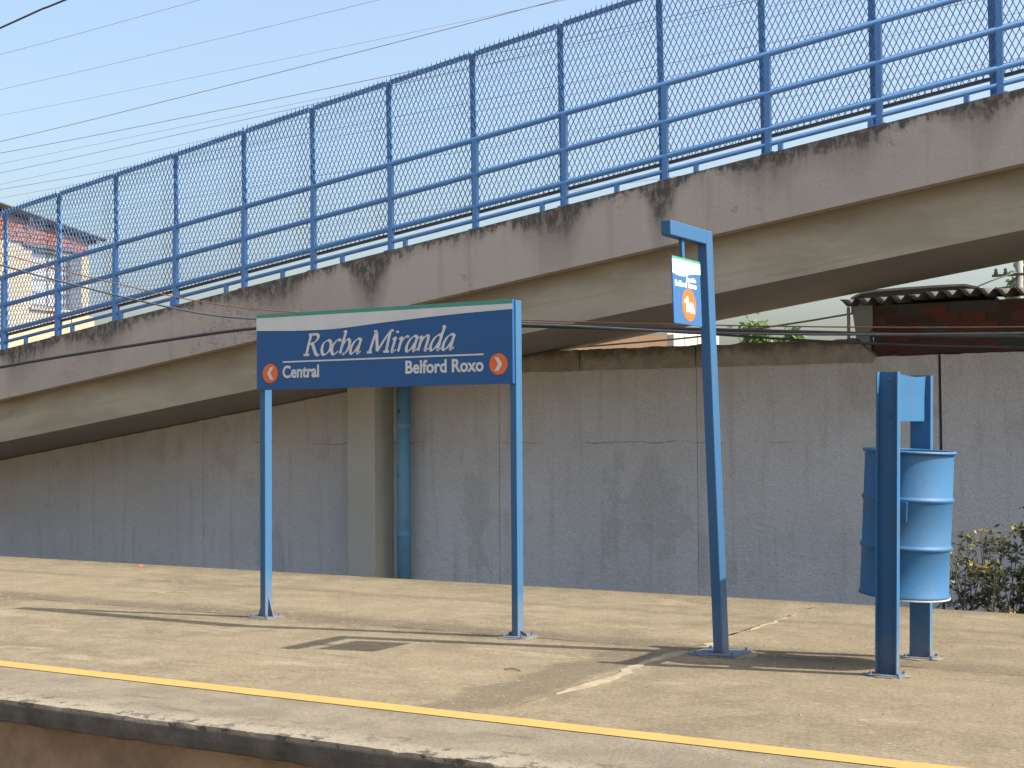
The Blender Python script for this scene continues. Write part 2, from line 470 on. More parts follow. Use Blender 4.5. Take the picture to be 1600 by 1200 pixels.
def obj(name, mb, mat, parent=None, bevel=0.0, smooth=False, fix=True, **kw):
    me = bpy.data.meshes.new(name)
    off = Vector((0, 0, 0))
    p = parent
    while p is not None:
        off += p.location
        p = p.parent
    me.from_pydata([tuple(Vector(v) - off) for v in mb.v], [], mb.f)
    mats = mat if isinstance(mat, (list, tuple)) else [mat]
    for m in mats:
        me.materials.append(m)
    me.polygons.foreach_set('material_index', mb.mi)
    if fix:
        bm = bmesh.new()
        bm.from_mesh(me)
        bmesh.ops.recalc_face_normals(bm, faces=bm.faces)
        bm.to_mesh(me)
        bm.free()
    if smooth:
        for f in me.polygons:
            f.use_smooth = True
    me.update()
    o = bpy.data.objects.new(name, me)
    COL.objects.link(o)
    if parent is not None:
        o.parent = parent
    if bevel:
        b = o.modifiers.new('bevel', 'BEVEL')
        b.width = bevel
        b.segments = 2
        b.limit_method = 'ANGLE'
        b.angle_limit = R(40)
    setp(o, **kw)
    return o


def thing(name, loc, label, cat, group=None):
    o = bpy.data.objects.new(name, None)
    o.empty_display_size = 0.2
    COL.objects.link(o)
    o.location = loc
    return setp(o, label, cat, group)


def nz(x, y=0.0, z=0.0):
    return noise.noise(Vector((x, y, z)))


# ================================================================= SETTING
# ---------------------------------------------------------------- ground
g = MB()
g.box(-1500, 1500, -1500, 1500, -1.6, -1.2)
obj('ground', g, M['ground'], kind='structure')

# ---------------------------------------------------------------- platform with slabs, edge strip, painted line
PX0, PX1 = -34.0, 10.0
g = MB()
g.box(PX0, PX1, 5.74, 12.09, -1.2, -0.13)
plat = obj('platform', g, M['under'], kind='structure')
g = MB()
g.box(PX0, PX1, 5.78, 12.08, -0.13, -0.014)
obj('slab_bed', g, M['joint'], plat)


def ragged(p, q, amp, step=0.12, seed=0.0):
    """points from p to q (2D) with sideways noise, ends exact"""
    p, q = Vector(p), Vector(q)
    n_ = max(2, int((q - p).length / step))
    t = (q - p).normalized()
    s = Vector((-t.y, t.x))
    out = []
    for i in range(n_):
        a = p + (q - p) * (i / n_)
        w = min(1.0, i / 3.0, (n_ - i) / 3.0)
        out.append(a + s * w * amp * (nz(a.x * 2.1, a.y * 2.1, seed) + 0.5 * nz(a.x * 7, a.y * 7, seed + 3)))
    return out


xs = [PX0, -24.0, -14.0, -4.02, 4.0, PX1]
ys = [6.40, 9.10, 12.10]
for i in range(len(xs) - 1):
    for j in range(2):
        x0, x1, y0, y1 = xs[i] + 0.004, xs[i + 1] - 0.004, ys[j] + 0.004, ys[j + 1] - 0.004
        am = 0.022
        outer = 0.0 if j == 0 else am
        pts = ragged((x0, y0), (x1, y0), outer, seed=9.0) + ragged((x1, y0), (x1, y1), am * 1.6, 0.08, 20.0 + xs[i + 1]) \
            + ragged((x1, y1), (x0, y1), am if j == 0 else 0.0, seed=9.0) + ragged((x0, y1), (x0, y0), am * 1.6, 0.08, 20.0 + xs[i])
        g = MB()
        g.prism([(p.x, p.y, 0.0) for p in pts], (0, 0, -0.05))
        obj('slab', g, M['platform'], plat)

# edge strip: a nosing with a chipped front corner, standing proud of the wall below
g = MB()
sx = [PX0 + (PX1 - PX0) * k / 700 for k in range(701)]
prof_n = 12
rows = []
for x in sx:
    chip = max(0.0, nz(x * 1.7, 3.1) * 0.026 + nz(x * 6.0, 8.0) * 0.022 + nz(x * 17, 1.0) * 0.012 + nz(x * 41, 6.0) * 0.006 + 0.008)
    chipz = max(0.004, 0.6 * chip + 0.008 * nz(x * 9, 5))
    wob = 0.012 * nz(x * 0.9, 7.7) + 0.007 * nz(x * 4.5, 2.2)
    yf = 5.60 + wob
    bot = -0.138 + 0.012 * nz(x * 1.3, 11) + 0.006 * nz(x * 7, 4)
    rows.append([(x, 6.395, -0.12), (x, 6.395, 0.0), (x, 6.05, 0.0), (x, 5.80, 0.002 * nz(x * 3, 9)), (x, yf + 0.03 + chip * 1.3, -0.003),
                 (x, yf + chip * 0.9, -chipz * 0.45 - 0.004), (x, yf + chip * 0.35, -chipz), (x, yf, -chipz - 0.022),
                 (x, yf - 0.004 + 0.004 * nz(x * 8, 13), -0.08), (x, yf + 0.004, bot + 0.012), (x, yf + 0.02, bot), (x, 5.80, -0.129)])
for r in rows:
    g.add(r)
for a in range(len(rows) - 1):
    for b in range(prof_n - 1):
        i = a * prof_n + b
        g.face((i, i + 1, i + prof_n + 1, i + prof_n))
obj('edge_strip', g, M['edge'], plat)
# painted line, slightly uneven borders
g = MB()
lx = [PX0 + (PX1 - PX0) * k / 500 for k in range(501)]
for x in lx:
    g.add([(x, 6.360 + 0.005 * nz(x * 3, 1), 0.004), (x, 6.512 + 0.007 * nz(x * 2.5, 6), 0.004)])
for k in range(500):
    g.face((2 * k, 2 * k + 2, 2 * k + 3, 2 * k + 1))
obj('yellow_line', g, M['yellow'], plat)
# old cement repair along the cross crack
for (cx, ya, yb, wa, wb) in ((-4.03, 7.20, 9.02, 0.035, 0.16), (-3.97, 9.16, 9.50, 0.12, 0.16), (-4.04, 10.2, 11.3, 0.03, 0.02)):
    L, Rr = [], []
    k = 40
    for i in range(k + 1):
        y = ya + (yb - ya) * i / k
        w = (wa + (wb - wa) * i / k) * max(.12, 0.75 + 1.1 * nz(y * 2.7, 4, ya) + .5 * nz(y * 9, 2, ya)) * min(1, (i + 0.3) / 2, (k - i + 0.3) / 2)
        c = cx + 0.05 * nz(y * 1.6, 2.0) + 0.018 * nz(y * 7, 5) + (0.06 if i / k < .5 else 0.03)
        L.append((c - w * 0.5, y, 0.005))
        Rr.append((c + w * 0.5 + 0.01 * nz(y * 8, 1), y, 0.005))
    g = MB()
    g.prism(L + Rr[::-1], (0, 0, -0.012))
    obj('mortar_patch', g, M['mortar'], plat)

# loose grit and gum on the slabs
rg = random.Random(21)
g = MB()
for _ in range(900):
    x, y = rg.uniform(-13, -1.2), rg.choice((rg.gauss(9.2, .35), rg.uniform(6.6, 12.0), rg.gauss(11.9, .15)))
    if not (6.55 < y < 12.05):
        continue
    r_ = rg.uniform(.004, .013)
    a = rg.random() * 6
    q = [(x + r_ * cos(a + t) * rg.uniform(.6, 1.2), y + r_ * sin(a + t) * rg.uniform(.6, 1.2), .0005) for t in (0, 1.57, 3.14, 4.71)]
    i = g.add(q + [(x, y, r_ * rg.uniform(.5, .9))])
    for t in range(4):
        g.face((i + t, i + (t + 1) % 4, i + 4))
obj('grit', g, M['grit'], plat, fix=False, kind='stuff')
for (cx, cy, rx, ry) in ((-7.705, 9.07, .15, .14), (-5.34, 9.07, .14, .15), (-3.72, 9.05, .24, .22), (-2.528, 8.72, .14, .12), (-2.528, 9.48, .14, .12)):
    g = MB()
    P_ = []
    for k in range(22):
        a = 2 * pi * k / 22
        m_ = 1 + .35 * nz(cos(a) * 1.7 + cx, sin(a) * 1.7 + cy, 3)
        P_.append((cx + rx * cos(a) * m_, cy + ry * sin(a) * m_, .0055))
    g.prism(P_, (0, 0, -.012))
    obj('mortar_patch', g, M['collar'], plat)

# ================================================================= BOUNDARY WALL
GS, G0 = 0.139, 3.92          # ramp girder underside: z = G0 + GS * x


def soff(x):
    return G0 + GS * x


wall = thing('boundary_wall', (-8.0, 17.2, -1.2), 'long grey rough-cast concrete wall behind the platform under the ramp', 'wall')
bays = [(-27.4, -24.414, 0), (-24.406, -21.414, 0), (-21.406, -18.614, 0), (-18.606, -15.811, 0), (-15.803, -12.66, 0), (-12.14, -10.344, 1), (-10.336, -7.374, 1), (-7.366, -4.303, 1),
        (-4.267, -0.404, 2), (-0.396, 2.596, 2), (2.604, 5.6, 2)]
for (x0, x1, kind) in bays:
    k = max(4, int((x1 - x0) / 0.07))
    topp = []
    for i in range(k + 1):
        x = x0 + (x1 - x0) * i / k
        rag = 0.018 * nz(x * 4, 1.0) + 0.012 * nz(x * 13, 2.0)
        if kind == 0:
            z = min(soff(x) - 0.022 + rag, 2.4)
        elif kind == 1:
            z = min(soff(x) - 0.022 + rag, 2.44 + 0.25 * rag)
            if x > -5.12:
                z = 2.36 + rag * 0.6
        else:
            z = 2.365 + rag * 0.7
        topp.append((x, 17.1, z))
    g = MB()
    g.prism([(x0, 17.1, -1.2), (x1, 17.1, -1.2)] + topp[::-1], (0, 0.17, 0))
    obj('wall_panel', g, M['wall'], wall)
g = MB()                                                        # dark backing added to stand for the shade inside the open joint
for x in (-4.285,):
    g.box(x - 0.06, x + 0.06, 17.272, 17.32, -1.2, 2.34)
obj('joint_shade_backing', g, M['rust_and_gap'], wall)
g = MB()
for x in (-7.37, -10.34, -15.807, -18.61, -21.41, -24.41, -0.4):
    g.box(x - 0.003, x + 0.003, 17.112, 17.26, -1.2, min(2.3, soff(x) - 0.1))
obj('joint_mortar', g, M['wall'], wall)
# coping blocks
for (x0, x1) in ((-10.9, -9.06), (-9.045, -7.38), (-7.36, -5.06)):
    k = int((x1 - x0) / 0.05)
    tp, bt = [], []
    for i in range(k + 1):
        x = x0 + (x1 - x0) * i / k
        zt = min(2.585 + 0.022 * nz(x * 3.1, 6) + 0.016 * nz(x * 11, 3), soff(x) - 0.02)
        zb = 2.30 + 0.010 * nz(x * 2.2, 9) + 0.012 * nz(x * 9, 12)
        if x1 > -5.1 and x > -5.30:
            zb = 2.30
            zt = min(zt, 2.585 - (x + 5.30) * 0.85)
        if zt - zb < 0.01:
            zt = zb + 0.01
        tp.append((x, 17.075 + 0.0, zt))
        bt.append((x, 17.075, zb))
    g = MB()
    g.prism(bt + tp[::-1], (0, 0.21, 0))
    obj('coping', g, M['coping'], wall)

# ================================================================= RAMP
RX0, RX1 = -33.0, 9.0
ramp = thing('footbridge_ramp', (-10.0, 16.3, -1.2), 'sloping concrete footbridge ramp with mould-stained pale fascia, rising to the right behind the wall', 'ramp')


def sloped(x0, x1, y0, y1, zb, zt, s0=SL, s1=SL, lo=-1.19):
    """bar along x between two sloped planes"""
    g = MB()
    N = 90
    for i in range(N + 1):
        x = x0 + (x1 - x0) * i / N
        b, t = max(lo, zb + s0 * x), max(lo + 0.02, zt + s1 * x)
        g.add([(x, y0, b), (x, y1, b), (x, y1, t), (x, y0, t)])
    for i in range(N):
        a, c = 4 * i, 4 * i + 4
        for q in ((0, 1), (1, 2), (2, 3), (3, 0)):
            g.face((a + q[0], a + q[1], c + q[1], c + q[0]))
    g.face((0, 3, 2, 1))
    g.face((4 * N, 4 * N + 1, 4 * N + 2, 4 * N + 3))
    return g


obj('fascia', sloped(RX0, RX1, 15.0, 15.17, BOT0, TOP0), M['fascia'], ramp)
g = sloped(RX0, RX1, 15.22, 17.46, G0, BOT0 + 0.30, GS, SL)
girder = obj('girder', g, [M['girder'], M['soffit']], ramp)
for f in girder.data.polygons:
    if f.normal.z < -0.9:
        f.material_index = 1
obj('deck', sloped(RX0, RX1, 15.172, 17.9, BOT0 + 0.302, BOT0 + 0.46), M['girder'], ramp)
obj('far_kerb', sloped(RX0, RX1, 17.75, 17.9, BOT0 + 0.463, TOP0 - 0.1), M['fascia'], ramp)

g = MB()
tz = soff(-12.65)
a = [(-12.64, 16.66, -1.2), (-12.155, 16.66, -1.2), (-12.155, 17.45, -1.2), (-12.64, 17.45, -1.2)]
b = [(-12.64, 16.66, soff(-12.64) - .001), (-12.155, 16.66, soff(-12.155) - .001), (-12.155, 17.45, soff(-12.155) - .001), (-12.64, 17.45, soff(-12.64) - .001)]
g.hexa(a, b)
colm = obj('support_column', g, M['column'], bevel=0.015, label='square pale concrete column holding up the ramp, seen below the big station sign', cat='column')

pipe = thing('drain_pipe', (-11.82, 16.90, -1.2), 'round faded blue drain pipe standing against the right side of the concrete column', 'pipe')
g = MB()
g.tube([(-11.815, 16.90, -1.2), (-11.815, 16.90, soff(-11.815) - 0.02)], 0.098, 20)
obj('pipe_body', g, M['pipe'], pipe, smooth=True)
for z in (0.02, 1.55):
    g = MB()
    g.tube([(-11.815, 16.90, z), (-11.815, 16.90, z + 0.07)], 0.106, 20)
    obj('pipe_clamp', g, M['pipe'], pipe, bevel=0.004)

# ================================================================= RAILING AND MESH FENCE ON THE RAMP
posts = [x * 1.415 for x in (-2.2, -3.08, -3.96, -4.84, -5.77, -6.66, -7.57, -8.46, -9.31, -10.21, -11.05, -11.90, -12.74)]
posts = [posts[0] + 1.25 * k for k in (4, 3, 2, 1)] + posts + [posts[-1] - 1.2 * k for k in (1, 2, 3, 4, 5)]


def ptop(x):
    return TOP0 + SL * x


railing = thing('ramp_railing', (-10.0, 15.06, ptop(-10.0)), 'blue tubular handrail with short stub posts on the ramp edge, before the mesh', 'railing')
HS = 0.139


def slope_tube(z0, s, r, y=15.06, n=10, mat='rail', name='rail_tube', par=None, x0=None, x1=None, **kw):
    g = MB()
    x0 = posts[-1] - 0.2 if x0 is None else x0
    x1 = posts[0] + 0.2 if x1 is None else x1
    g.tube([(x0, y, z0 + s * x0), (x1, y, z0 + s * x1)], r, n)
    return obj(name, g, M[mat], par or railing, smooth=True, **kw)


slope_tube(5.425, HS, 0.026)
slope_tube(5.595, HS, 0.034)
slope_tube(5.995, HS, 0.034)
slope_tube(6.430, HS, 0.034)
for x in posts:
    g = MB()
    g.box(x - 0.034, x + 0.034, 15.03, 15.09, ptop(x) - 0.02, 6.43 + HS * x)
    o = obj('rail_post', g, M['rail'], railing, bevel=0.006)
    g = MB()
    g.hexa([(x - 0.075, 15.005, ptop(x - .075) + .001), (x + 0.075, 15.005, ptop(x + .075) + .001), (x + 0.075, 15.125, ptop(x + .075) + .001), (x - 0.075, 15.125, ptop(x - .075) + .001)],
           [(x - 0.075, 15.005, ptop(x - .075) + .013), (x + 0.075, 15.005, ptop(x + .075) + .013), (x + 0.075, 15.125, ptop(x + .075) + .013), (x - 0.075, 15.125, ptop(x - .075) + .013)])
    obj('foot_plate', g, M['rail'], o)
x = -2.44 * 1.415
stubs = []
while x < posts[0]:
    x += 1.005
while x > posts[-1]:
    stubs.append(x)
    x -= 1.005
for x in stubs:
    if min(abs(x - p) for p in posts) < 0.06:
        continue
    g = MB()
    g.box(x - 0.026, x + 0.026, 15.035, 15.085, ptop(x) - 0.02, 5.425 + HS * x)
    obj('rail_stub', g, M['rail'], railing, bevel=0.005)

fence = thing('mesh_fence', (-10.0, 15.14, ptop(-10.0)), 'tall blue expanded-metal mesh fence with spiked top along the ramp, behind the tubular handrail', 'fence')
FT0, FTS, FB0, FBS = 7.63, 0.147, 5.535, 0.1375


def ftop(x):
    return FT0 + FTS * x


def fbot(x):
    return FB0 + FBS * x


fy = 15.19
fx = [x - 0.085 for x in posts]
for x in fx:
    g = MB()
    b0, t0 = ptop(x) + 0.03, ftop(x) + 0.01
    dx = -0.03
    g.hexa([(x - 0.042, fy - 0.016, b0), (x + 0.042, fy - 0.016, b0), (x + 0.042, fy + 0.010, b0), (x - 0.042, fy + 0.010, b0)],
           [(x - 0.042 + dx, fy - 0.016, t0), (x + 0.042 + dx, fy - 0.016, t0), (x + 0.042 + dx, fy + 0.010, t0), (x - 0.042 + dx, fy + 0.010, t0)])
    obj('fence_post', g, M['fence'], fence, bevel=0.005)
for k in range(len(fx) - 1):
    x0, x1 = fx[k + 1], fx[k]
    # top and bottom rails of this bay
    for nm, f_, w, m_, dz in (('top_rail', ftop, 0.028, 'fence', 0.0), ('bottom_rail', fbot, 0.018, 'raildark', 0.0)):
        g = MB()
        dx = -0.03 if nm == 'top_rail' else 0.0
        a, b = x0 + 0.042 + dx, x1 - 0.042 + dx
        g.hexa([(a, fy - .024, f_(a) - w), (a, fy + .024, f_(a) - w), (a, fy + .024, f_(a) + w), (a, fy - .024, f_(a) + w)],
               [(b, fy - .024, f_(b) - w), (b, fy + .024, f_(b) - w), (b, fy + .024, f_(b) + w), (b, fy - .024, f_(b) + w)])
        obj(nm, g, M[m_], fence, bevel=0.004)
    # the mesh: crossing strands, diamonds about 70 x 140 mm, each bay fixed at its own slight skew
    g = MB()
    p, hh = 0.0705, 0.142
    skew = random.uniform(-0.03, 0.03) + (0.035 if k % 2 else -0.01)
    ym = fy - 0.036
    a0, a1 = x0 - 0.012, x1 - 0.012
    ph = random.random() * p
    lo = lambda x: fbot(x) + 0.012
    hi = lambda x: ftop(x) + 0.020
    for sgn in (1, -1):
        m = sgn * (p / hh) + skew                      # dx/dz
        zr = fbot(a0)
        H = ftop(a1) - zr + 0.3
        span = abs(m) * H
        x = a0 - span - p
        while x < a1 + span + p:
            xs_ = x + ph
            # line X(z) = xs_ + m (z - zr); clip to bay
            def clip():
                z0, z1 = zr - 0.4, zr + H
                if abs(m) > 1e-6:
                    za, zb = zr + (a0 - xs_) / m, zr + (a1 - xs_) / m
                    z0, z1 = max(z0, min(za, zb)), min(z1, max(za, zb))
                # bottom: z >= lo(X(z)) ; top: z <= hi(X(z))
                zl = (FB0 + 0.012 + FBS * (xs_ - m * zr)) / (1 - FBS * m)
                zh = (FT0 + 0.020 + FTS * (xs_ - m * zr)) / (1 - FTS * m)
                return max(z0, zl), min(z1, zh)
            z0, z1 = clip()
            if z1 - z0 > 0.02:
                A = Vector((xs_ + m * (z0 - zr), ym + sgn * 0.002, z0))
                B = Vector((xs_ + m * (z1 - zr), ym + sgn * 0.002, z1))
                w = 0.0043
                d = (B - A).normalized()
                s_ = Vector((d.z, 0, -d.x)) * w
                q = Vector((0, 0.004, 0))
                g.hexa([A - s_ - q, A + s_ - q, A + s_ + q, A - s_ + q], [B - s_ - q, B + s_ - q, B + s_ + q, B - s_ + q])
            x += p
    x = a0 + p * 0.5 - ph % p
    while x < a1:                                       # cut ends left standing as spikes
        if x > a0:
            zt = ftop(x) + 0.015
            hgt = 0.062 * random.uniform(0.7, 1.25)
            i = g.add([(x - .010, ym - .003, zt), (x + .010, ym - .003, zt), (x + .010, ym + .003, zt), (x - .010, ym + .003, zt), (x + random.uniform(-.012, .012), ym, zt + hgt)])
            for q in ((0, 1, 4), (1, 2, 4), (2, 3, 4), (3, 0, 4)):
                g.face([i + t for t in q])
        x += p
    obj('mesh_panel', g, M['mesh'], fence, fix=False)

# ================================================================= BRICK SHED BEHIND THE WALL (RIGHT)
shed = thing('brick_shed', (-3.0, 17.7, -1.2), 'sooty red brick shed with corrugated roof, rising above the wall at far right', 'shed')
g = MB()
g.box(-5.245, 1.6, 17.72, 20.6, -1.2, 3.03)
obj('wall', g, M['brickm'], shed)
bm_brick = None
pitch_z, pitch_x = 0.113, 0.305
r_i = 0
z = 2.335
while z < 2.99:
    x = -5.24 + (0.0 if r_i % 2 else -0.15)
    h_ = min(0.094, 3.02 - z)
    while x < 1.5:
        L = 0.287
        xa, xb = max(x, -5.238), x + L
        if xb - xa > 0.06 and random.random() > 0.05:
            full = xb - xa > 0.28 and h_ > 0.09
            if full and bm_brick is not None:
                o = bpy.data.objects.new('brick', random.choice((bm_brick, bm_brick, bm_soot)))
                COL.objects.link(o)
                o.parent = shed
                o.location = Vector((x, 17.712, z)) - shed.location + Vector((0, random.uniform(-.006, .006), random.uniform(-.005, .005)))
            else:
                mb = MB().box(0, xb - xa, 0, 0.05, 0, h_)
                o = obj('brick', MB().box(0, xb - xa, 0, 0.05, 0, h_), M['brickd'], None, bevel=0.004)
                o.parent = shed
                o.location = Vector((xa, 17.712 + random.uniform(-.006, .006), z)) - shed.location
                if full:
                    bm_brick = o.data
                    bm_soot = o.data.copy()
                    bm_soot.materials[0] = M['bricks']
        x += pitch_x
    z += pitch_z
    r_i += 1
g = MB()
g.prism([(-5.50, 17.70, 3.09), (-5.25, 17.70, 3.09), (-5.25, 17.70, 2.76), (-5.30, 17.70, 2.70), (-5.247, 17.70, 2.2), (-5.44, 17.70, 2.2), (-5.47, 17.70, 2.72), (-5.50, 17.70, 2.93)], (0, 0.16, 0))
obj('plaster_corner', g, M['plasterb'], shed)
# corrugated eaves sheet
g = MB()
W0, W1, per = -5.56, 1.9, 0.207
NX = int((W1 - W0) / per * 14)
for i in range(NX + 1):
    x = W0 + (W1 - W0) * i / NX
    w = 0.042 * cos(2 * pi * (x - W0) / per)
    lift = 0.0 + 0.035 * min(1, max(0, (x - W0) / 1.5)) + (0.018 if int((x - W0) / 0.88) % 2 else 0.0)
    for (y, dz) in ((17.38, 0.0), (19.2, 0.14)):
        g.add([(x, y, 3.045 + w + lift + dz), (x, y, 3.058 + w + lift + dz)])
for i in range(NX):
    a, c = 4 * i, 4 * i + 4
    for q in ((0, 1), (1, 3), (3, 2), (2, 0)):
        g.face((a + q[0], a + q[1], c + q[1], c + q[0]))
obj('corrugated_roof', g, M['roofsheet'], shed, smooth=True)
# upper pale sheet with a bent-over ridge, behind the eaves
g = MB()
top = [(-5.80, 3.20), (-5.66, 3.265), (-5.50, 3.285), (-5.1, 3.295), (-4.7, 3.30), (-4.32, 3.295), (-4.15, 3.25), (-4.02, 3.17), (-3.95, 3.10)]
g.prism([(-5.80, 18.6, 3.02)] + [(x, 18.6, z) for x, z in top] + [(-3.95, 18.6, 3.0)], (0, 0.02, 0))
obj('ridge_sheet', g, M['roofsheet'], shed)
g = MB()
for k in range(len(top) - 1):
    (xa, za), (xb, zb) = top[k], top[k + 1]
    g.hexa([(xa, 18.585, za + .001), (xa, 18.80, za + .001), (xa, 18.80, za + .03), (xa, 18.585, za + .03)],
           [(xb, 18.585, zb + .001), (xb, 18.80, zb + .001), (xb, 18.80, zb + .03), (xb, 18.585, zb + .03)])
obj('ridge_cap', g, M['roofpale'], shed)
g = MB()
g.tube([(-5.53, 17.62, 3.02), (-5.53, 17.62, 0.2)], 0.022, 8)
obj('downpipe', g, M['roofpale'], shed)

# ================================================================= HOUSE AT LEFT, BEYOND THE FENCE
house = thing('plaster_house', (-33.0, 22.0, -1.2), 'sunlit cream plaster house with an orange brick band under its roof, at far left', 'house')
HX = -29.0
hz = lambda y: 7.12 - 0.150 * (y - 24.12)                 # roof slope
g = MB()
# side wall with a window opening, built from four pieces round the hole
wy0, wy1, wz0, wz1 = 25.10, 26.32, 4.72, 6.22
yb = 27.0
for poly in ([(19.0, -1.2), (wy0, -1.2), (wy0, hz(wy0) - .78), (19.0, hz(19.0) - .78)],
             [(wy1, -1.2), (yb, -1.2), (yb, hz(yb) - .52), (wy1, hz(wy1) - .66)],
             [(wy0, -1.2), (wy1, -1.2), (wy1, wz0), (wy0, wz0)],
             [(wy0, wz1), (wy1, wz1), (wy1, hz(wy1) - .66), (wy0, hz(wy0) - .78)]):
    g.prism([(HX, y, z) for y, z in poly], (-0.2, 0, 0))
g.prism([(HX - .2, 19.0, -1.2), (HX - 6, 19.0, -1.2), (HX - 6, 19.0, hz(19.0) - .8), (HX - .2, 19.0, hz(19.0) - .8)], (0, .2, 0))
g.prism([(HX - .2, yb, -1.2), (HX - 6, yb, -1.2), (HX - 6, yb, hz(yb) - .1), (HX - .2, yb, hz(yb) - .1)], (0, -.2, 0))
g.box(HX - 6, HX - 5.8, 19.2, 26.8, -1.2, 6.0)
obj('wall', g, M['plaster'], house)
g = MB()
g.box(HX - 1.0, HX + 0.03, 26.4, 27.17, -1.2, 4.60)
obj('lower_wall', g, M['plaster'], house)
g = MB()
pl = [(19.0, hz(19.0) - .779), (wy0, hz(wy0) - .779), (wy1, hz(wy1) - .659), (yb, hz(yb) - .519), (yb, hz(yb) - .06), (19.0, hz(19.0) - .06)]
g.prism([(HX - 0.03, y, z) for y, z in pl], (-0.16, 0, 0))
obj('brick_backing', g, M['brickom'], house)
lowz = lambda y: hz(y) - (.78 - .28 * max(0, min(1, (y - 25.1) / 1.9)))
proto = None
row = 0
z = 5.9
while z < 7.9:
    y = 19.6 + (0.11 if row % 2 else 0.0)
    while y < yb - 0.05:
        yc = y + 0.1
        if z > lowz(yc) and z + 0.095 < hz(yc) - 0.05 and y + 0.2 < yb:
            if proto is None:
                o = obj('brick', MB().box(0, 0.06, 0, 0.2, 0, 0.095), M['bricko'], None)
                proto = o.data
            else:
                o = bpy.data.objects.new('brick', proto)
                COL.objects.link(o)
            o.parent = house
            o.location = Vector((HX - 0.038 + random.uniform(-.006, .006), y, z)) - house.location
        y += 0.222
    z += 0.115
    row += 1
# roof: thin corrugated sheets overhanging at the low end
g = MB()
N = 60
X0, X1 = HX + 0.28, HX - 6.3
for i in range(N * 5 + 1):
    x = X0 + (X1 - X0) * i / (N * 5)
    w = 0.03 * cos(2 * pi * (x - X0) / 0.2)
    for y in (18.4, 27.36):
        g.add([(x, y, hz(y) + w), (x, y, hz(y) + w + 0.03)])
for i in range(N * 5):
    a, c = 4 * i, 4 * i + 4
    for q in ((0, 1), (1, 3), (3, 2), (2, 0)):
        g.face((a + q[0], a + q[1], c + q[1], c + q[0]))
g.face((0, 1, 3, 2))
obj('roof', g, M['roofsheet'], house, smooth=False)
for y in (20.5, 22.6, 24.9, 27.1):
    g = MB()
    g.box(HX - 6.0, HX + 0.22, y - 0.05, y + 0.05, hz(y) - 0.135, hz(y) - 0.036)
    obj('rafter', g, M['rust_and_gap'], house)
# window
fr = MB()
d0, d1 = HX - 0.15, HX - 0.09
for (a, b, c, e) in ((wy0 + .002, wy0 + .07, wz0 + .002, wz1 - .002), (wy1 - .07, wy1 - .002, wz0 + .002, wz1 - .002)):
    fr.box(d0, d1, a, b, c, e)
for (c, e) in ((wz0 + .002, wz0 + .07), (wz1 - .07, wz1 - .002)):
    fr.box(d0, d1, wy0 + .071, wy1 - .071, c, e)
win = obj('window', fr, M['winframe'], house)
cols, rws = 2, 4
iw = (wy1 - wy0 - .142) / cols
ih = (wz1 - wz0 - .142) / rws
for c in range(cols):
    for r_ in range(rws):
        ya, za = wy0 + .071 + c * iw, wz0 + .071 + r_ * ih
        g = MB()
        g.box(d0 + .015, d0 + .025, ya + .014, ya + iw - .014, za + .018, za + ih - .018)
        obj('pane', g, M['glass'], win)
for c in range(1, cols):
    y = wy0 + .071 + c * iw
    g = MB()
    g.box(d0 + .01, d1 - .01, y - .022, y + .022, wz0 + .072, wz1 - .072)
    obj('mullion', g, M['winframe'], win)
for r_ in range(1, rws):
    z = wz0 + .071 + r_ * ih
    g = MB()
    g.box(d0 + .012, d1 - .012, wy0 + .072, wy1 - .072, z - .022, z + .022)
    obj('transom', g, M['winframe'], win)
g = MB()
g.box(HX - .2, HX - .17, wy0 - .1, wy1 + .1, wz0 - .1, wz1 + .1)
obj('window_backing', g, M['rust_and_gap'], win)
g = MB()
g.box(HX - .16, HX + .07, wy0 - .08, wy1 + .08, wz0 - .06, wz0 - .001)
obj('sill', g, M['plaster'], win)
g = MB()
g.box(HX - .001, HX + .09, wy0 - .25, wy1 + .12, wz1 + .03, wz1 + .10)
obj('lintel_ledge', g, M['roofsheet'], win)
shut = MB()
shut.hexa([(HX + .004, wy1 + .01, wz0 + .03), (HX + .034, wy1 + .01, wz0 + .03), (HX + .034, wy1 + .01, wz1 - .03), (HX + .004, wy1 + .01, wz1 - .03)],
          [(HX + .22, wy1 + .20, wz0 + .03), (HX + .25, wy1 + .20, wz0 + .03), (HX + .25, wy1 + .20, wz1 - .03), (HX + .22, wy1 + .20, wz1 - .03)])
obj('shutter', shut, M['winframe'], house)

# ================================================================= FAR HOUSE, TREES, UTILITY POLE
far = thing('ochre_building', (-22.0, 48.0, -1.2), 'low ochre building with a white end wall, glimpsed over the wall beneath the ramp', 'building')
g = MB()
g.prism([(-30.0, 45, -1.2), (-20.472, 45, -1.2), (-20.472, 45, 4.757), (-30.0, 45, 4.62)], (0, 0.3, 0))
obj('ochre_wall', g, M['ochre'], far)
g = MB()
g.prism([(-20.218, 45.0, -1.2), (-20.218, 49.0, -1.2), (-20.218, 49.0, 4.98), (-20.218, 45.0, 4.762)], (-0.25, 0, 0))
obj('end_wall', g, M['white'], far)
g = MB()
g.prism([(-30.0, 45.05, 4.625), (-20.48, 45.05, 4.765), (-20.48, 49.1, 4.90), (-30.0, 49.1, 4.80)], (0, 0, 0.05))
obj('roof_slab', g, M['white'], far)
for k in range(3):
    y = 45.9 + k * 1.1
    g = MB()
    g.box(-20.215, -20.19, y, y + 0.06, -1.2, 4.85)
    obj('wall_strip', g, M['roofpale'], far)


